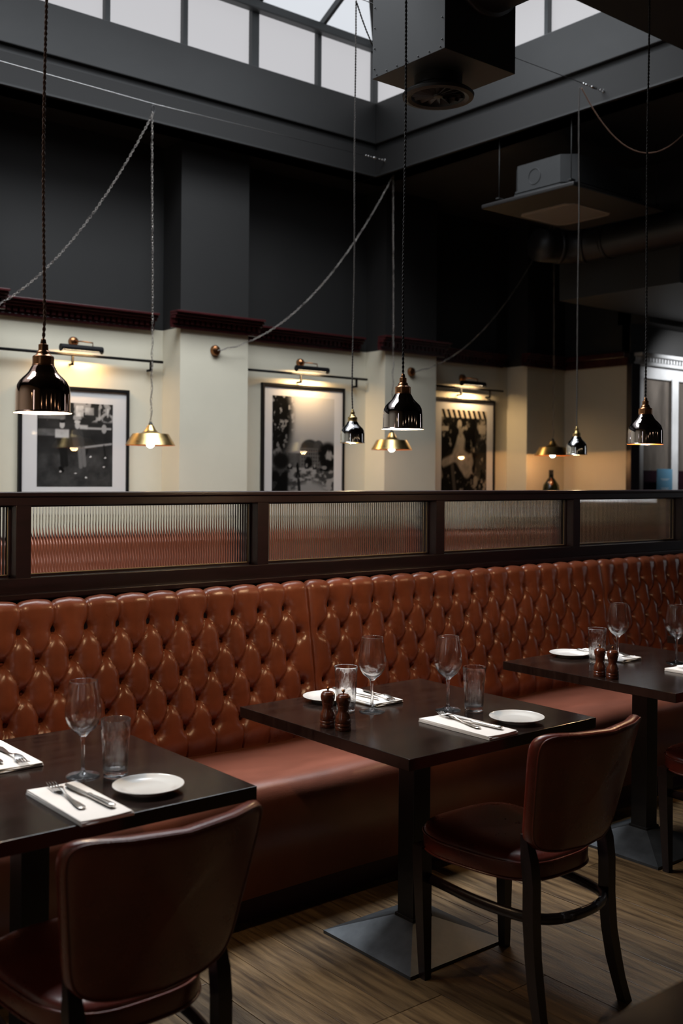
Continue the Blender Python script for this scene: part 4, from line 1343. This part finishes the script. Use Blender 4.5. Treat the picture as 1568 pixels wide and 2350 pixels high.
def swag(t, a, b, drop, org):
    a = Vector(a) - Vector(org); b = Vector(b) - Vector(org)
    pth = sag(a, b, drop, 26)
    ch_ = chain(t, pth, M['chain']); ch_.name = 'swag_chain'
    MB().tube(helix(pth, 0.14, 0.008, 1.0, 0.03), 0.0022, 5).build('swag_cable', M['cable_grey'], t)
    MB().lathe([(0.0, 0.0), (0.042, 0.0), (0.042, 0.010), (0.034, 0.026), (0.016, 0.036), (0.0, 0.038)], 24, mtx=Matrix.Translation(b) @ Matrix.Translation((0, PY - 0.03 - (b + Vector(org)).y + 0.03, 0)) @ Matrix.Rotation(PI / 2, 4, 'X'), cap=False).build('wall_rose', M['bronze'], t)


for lab, x, z, hz, rose, pw_ in (('brass dish pendant on a chain between the bench print and the first pilaster', 3.600, 1.702, 4.03, (2.30, PY - 0.03, 2.455), 9),
                                 ('brass dish pendant on a chain below the dark nickel bell pendant', 5.850, 1.722, 4.03, (4.355, PY - 0.03, 2.450), 12),
                                 ('brass dish pendant in shadow in front of the amber end wall', 7.915, 1.712, 4.0, (6.405, PY - 0.03, 2.430), 60)):
    t = dish(lab, x, z, hz, power=pw_)
    swag(t, (x, WA, hz - 0.03), rose, 0.32, (x, WA, z))
    MB().tube([(0, 0, hz - z - 0.03 + 0.02 * math.sin(a)) if False else (0.012 * math.cos(a), 0, hz - z - 0.005 + 0.03 * math.sin(a)) for a in np.linspace(0, 2 * PI, 13)[:-1]], 0.0045, 6, closed=True).build('carabiner', M['black_metal'], t)

# ------------------------------------------------------------------ ventilation box with swirl diffuser and round duct
vb = thing('ventilation_box', 'dark sheet metal ventilation box hanging at the roof light, with a round diffuser below', 'duct', (3.255, 3.285, 3.25))
bxm = MB().box((-0.215, -0.225, 0.0), (0.215, 0.225, 0.75), ch=0.002)
bxm.build('plenum_box', M['duct'], vb)
sc_ = MB()
for z in np.arange(0.04, 0.75, 0.09):
    for (x, y) in ((-0.2165, -0.21), (-0.2165, 0.21)):
        sc_.lathe([(0.0, 0.003), (0.003, 0.002), (0.0035, 0.0)], 6, mtx=Matrix.Translation((x, y, z)) @ Matrix.Rotation(-PI / 2, 4, 'Y'))
    sc_.lathe([(0.0, 0.003), (0.003, 0.002), (0.0035, 0.0)], 6, mtx=Matrix.Translation((0.203, -0.2265, z)) @ Matrix.Rotation(PI / 2, 4, 'X'))
for y in np.arange(-0.2, 0.21, 0.066):
    sc_.lathe([(0.0, 0.003), (0.003, 0.002), (0.0035, 0.0)], 6, mtx=Matrix.Translation((-0.2165, y, 0.012)) @ Matrix.Rotation(-PI / 2, 4, 'Y'))
sc_.build('sheet_screws', M['black_metal'], vb, kind='stuff')
for x in (-0.18, 0.18):
    MB().tube([(x, 0.19, 0.75), (x, 0.19, 1.35)], 0.005, 6).build('hanger_rod', M['black_metal'], vb)
dk = M['duct_dark']
MB().lathe([(0.105, 0.002), (0.105, -0.055), (0.112, -0.062)], 36, cap=False, mtx=Matrix.Translation((-0.01, 0.02, 0))).build('neck', dk, vb)
df = MB().lathe([(0.105, -0.056), (0.150, -0.070), (0.158, -0.078), (0.155, -0.090), (0.135, -0.094), (0.118, -0.088), (0.114, -0.074), (0.100, -0.060)], 48, cap=False, mtx=Matrix.Translation((-0.01, 0.02, 0))).build('diffuser_ring', dk, vb)
bl = MB()
for k in range(16):
    a = 2 * PI * k / 16
    m_ = Matrix.Translation((-0.01, 0.02, -0.076)) @ Matrix.Rotation(a, 4, 'Z') @ Matrix.Rotation(R_(28), 4, 'X')
    bl.box((0.022, -0.009, -0.0008), (0.114, 0.009, 0.0008), mtx=m_)
bl.lathe([(0.0, -0.088), (0.020, -0.086), (0.024, -0.074), (0.0, -0.072)], 20, mtx=Matrix.Translation((-0.01, 0.02, 0)), cap=False)
bl.lathe([(0.0, -0.045), (0.112, -0.045)], 32, mtx=Matrix.Translation((-0.01, 0.02, 0)), cap=False)
bl.build('swirl_blades', dk, vb)
# spiral duct leaving the near face towards the camera
du = []
for y in np.linspace(-0.225, -2.6, 90):
    du.append((0.0, float(y), 0.40))
mb = MB(); mb.tube(du, 0.20, 40, rads=[0.2 + 0.0025 * (1 if i % 8 == 0 else 0) for i in range(90)])
mb.build('spiral_duct', dk, vb)
MB().tube([(0.0, -0.225, 0.40), (0.0, -0.262, 0.40)], 0.214, 40).build('duct_collar', dk, vb)
# strap holding the duct to the ceiling
MB().tube([(0.0, -1.6, 0.40), (0.0, -1.63, 0.40)], 0.207, 40).build('duct_strap', dk, vb)

# ------------------------------------------------------------------ ceiling air-conditioning cassette
ac = thing('air_conditioning_unit', 'black ceiling air-conditioning cassette hanging right of the roof light', 'air conditioner', (0, 0, 0))
def chamfer_poly(x0, y0, x1, y1, c):
    return [(x0 + c, y0), (x1 - c, y0), (x1, y0 + c), (x1, y1 - c), (x1 - c, y1), (x0 + c, y1), (x0, y1 - c), (x0, y0 + c)]
MB().prism(chamfer_poly(5.83, 4.63, 6.74, 5.20, 0.09), 3.53, 3.76).build('casing', M['duct'], ac)
MB().prism(chamfer_poly(5.815, 4.615, 6.755, 5.215, 0.09), 3.535, 3.552).prism(chamfer_poly(5.82, 4.62, 6.75, 5.21, 0.09), 3.562, 3.575).build('casing_rib', M['duct'], ac)
MB().box((5.775, 4.56, 3.500), (6.86, 5.415, 3.530), ch=0.008).build('fascia_panel', M['duct_dark'], ac)
gx0, gx1, gy0, gy1 = 6.11, 6.63, 4.85, 5.36
MB().prism(chamfer_poly(gx0, gy0, gx1, gy1, 0.05), 3.494, 3.502).build('grille_frame', M['grille'], ac)
gm = MB()
for k in range(24):
    y = gy0 + 0.03 + k * (gy1 - gy0 - 0.06) / 23
    gm.box((gx0 + 0.04, y - 0.006, 3.4915), (gx1 - 0.04, y + 0.006, 3.4945))
gm.build('grille_bars', M['grille'], ac, kind='stuff')
MB().tube([(5.828, 4.95 + 0.055 * math.cos(a), 3.655 + 0.055 * math.sin(a)) for a in np.linspace(0, 2 * PI, 25)[:-1]], 0.002, 5, closed=True).build('knockout_ring', M['duct'], ac)
for x, y in ((5.80, 5.26), (6.80, 5.26), (5.80, 4.60), (6.80, 4.60)):
    MB().tube([(x, y, 3.51), (x, y, ZC)], 0.0035, 6).box((x - 0.02, y - 0.015, 3.545), (x + 0.03, y + 0.015, 3.555)).build('hanger_rod', M['ceiling'], ac)

# round duct elbow below and behind the unit
el = thing('round_duct', 'dark round duct with an elbow and open end, right of the air-conditioning cassette', 'duct', (0, 0, 0))
path = [(7.12, 4.4 + 0.12 * k, 3.43) for k in range(9)] + [(7.11, 5.47, 3.43), (7.07, 5.57, 3.43), (6.99, 5.65, 3.43), (6.88, 5.70, 3.43), (6.78, 5.715, 3.43)]
MB().tube([(7.12, 1.5, 3.43)] + path, 0.135, 28).build('pipe', dk, el)
for k in (8, 10, 12):
    a = Vector(path[k - 1]); b = Vector(path[k])
    MB().tube([a, a.lerp(b, 0.3)], 0.141, 28).build('seam_band', dk, el)
for y in (4.4, 3.6):
    MB().tube([(7.12, y, 3.43), (7.12, y + 0.03, 3.43)], 0.141, 28).build('seam_band', dk, el)
    MB().tube([(7.12, y + 0.015, 3.56), (7.12, y + 0.015, ZC)], 0.004, 6).build('hanger_rod', M['black_metal'], el)


# unseen lamps added behind the camera for warm glints and reflections
proto = next(o for o in bpy.data.objects if o.name == 'brass_dish_pendant')
bulb_me = next(c for c in kids(proto) if c.name.startswith('bulb')).data
shade_me = next(c for c in kids(proto) if c.name.startswith('shade') and 'lining' not in c.name).data
for k, (x, y) in enumerate(((-1.2, -1.6), (0.4, -1.9), (2.0, -1.6), (3.6, -1.9), (5.2, -1.6), (6.8, -1.8), (-1.9, 1.6))):
    t = thing('unseen_pendant', 'added unseen brass pendant behind the camera, ' + ('nearest the left wall', 'second from the left wall', 'third from the left wall', 'fourth from the left wall', 'fifth from the left wall', 'furthest from the left wall', 'beside the left street window')[k], 'pendant lamp', (x, y, 2.15), 0, 'added pendants behind the camera')
    for nm, me in (('bulb', bulb_me), ('shade', shade_me)):
        o = bpy.data.objects.new(nm, me); COL.objects.link(o); o.parent = t
    MB().tube([(0, 0, 0.14), (0, 0, ZC - 2.15)], 0.003, 6).build('cable', M['cable_black'], t)
    l = bpy.data.lights.new('added_bulb', 'POINT'); l.energy = 0.6; l.color = BULB; l.shadow_soft_size = 0.03
    lo = bpy.data.objects.new('added_bulb', l); COL.objects.link(lo); lo.parent = t; lo.location = (0, 0, 0.0)

# added unseen spot, stands in for daylight on the grey-white joinery
sp = thing('added_spot', 'small added spotlight under the bulkhead brightening the grey-white joinery', 'spotlight', (9.3, 4.8, 3.03))
MB().lathe([(0.0, -0.07), (0.035, -0.07), (0.035, 0.0), (0.0, 0.0)], 20).build('can', M['black_metal'], sp)
l = bpy.data.lights.new('joinery_fill', 'SPOT'); l.energy = 130; l.color = (0.95, 0.97, 1.0); l.spot_size = math.radians(72); l.spot_blend = 0.8; l.shadow_soft_size = 0.05
lo = bpy.data.objects.new('joinery_fill', l); COL.objects.link(lo); lo.parent = sp; lo.location = (0, 0, -0.09); lo.rotation_euler = (math.radians(64), 0, math.radians(-10))
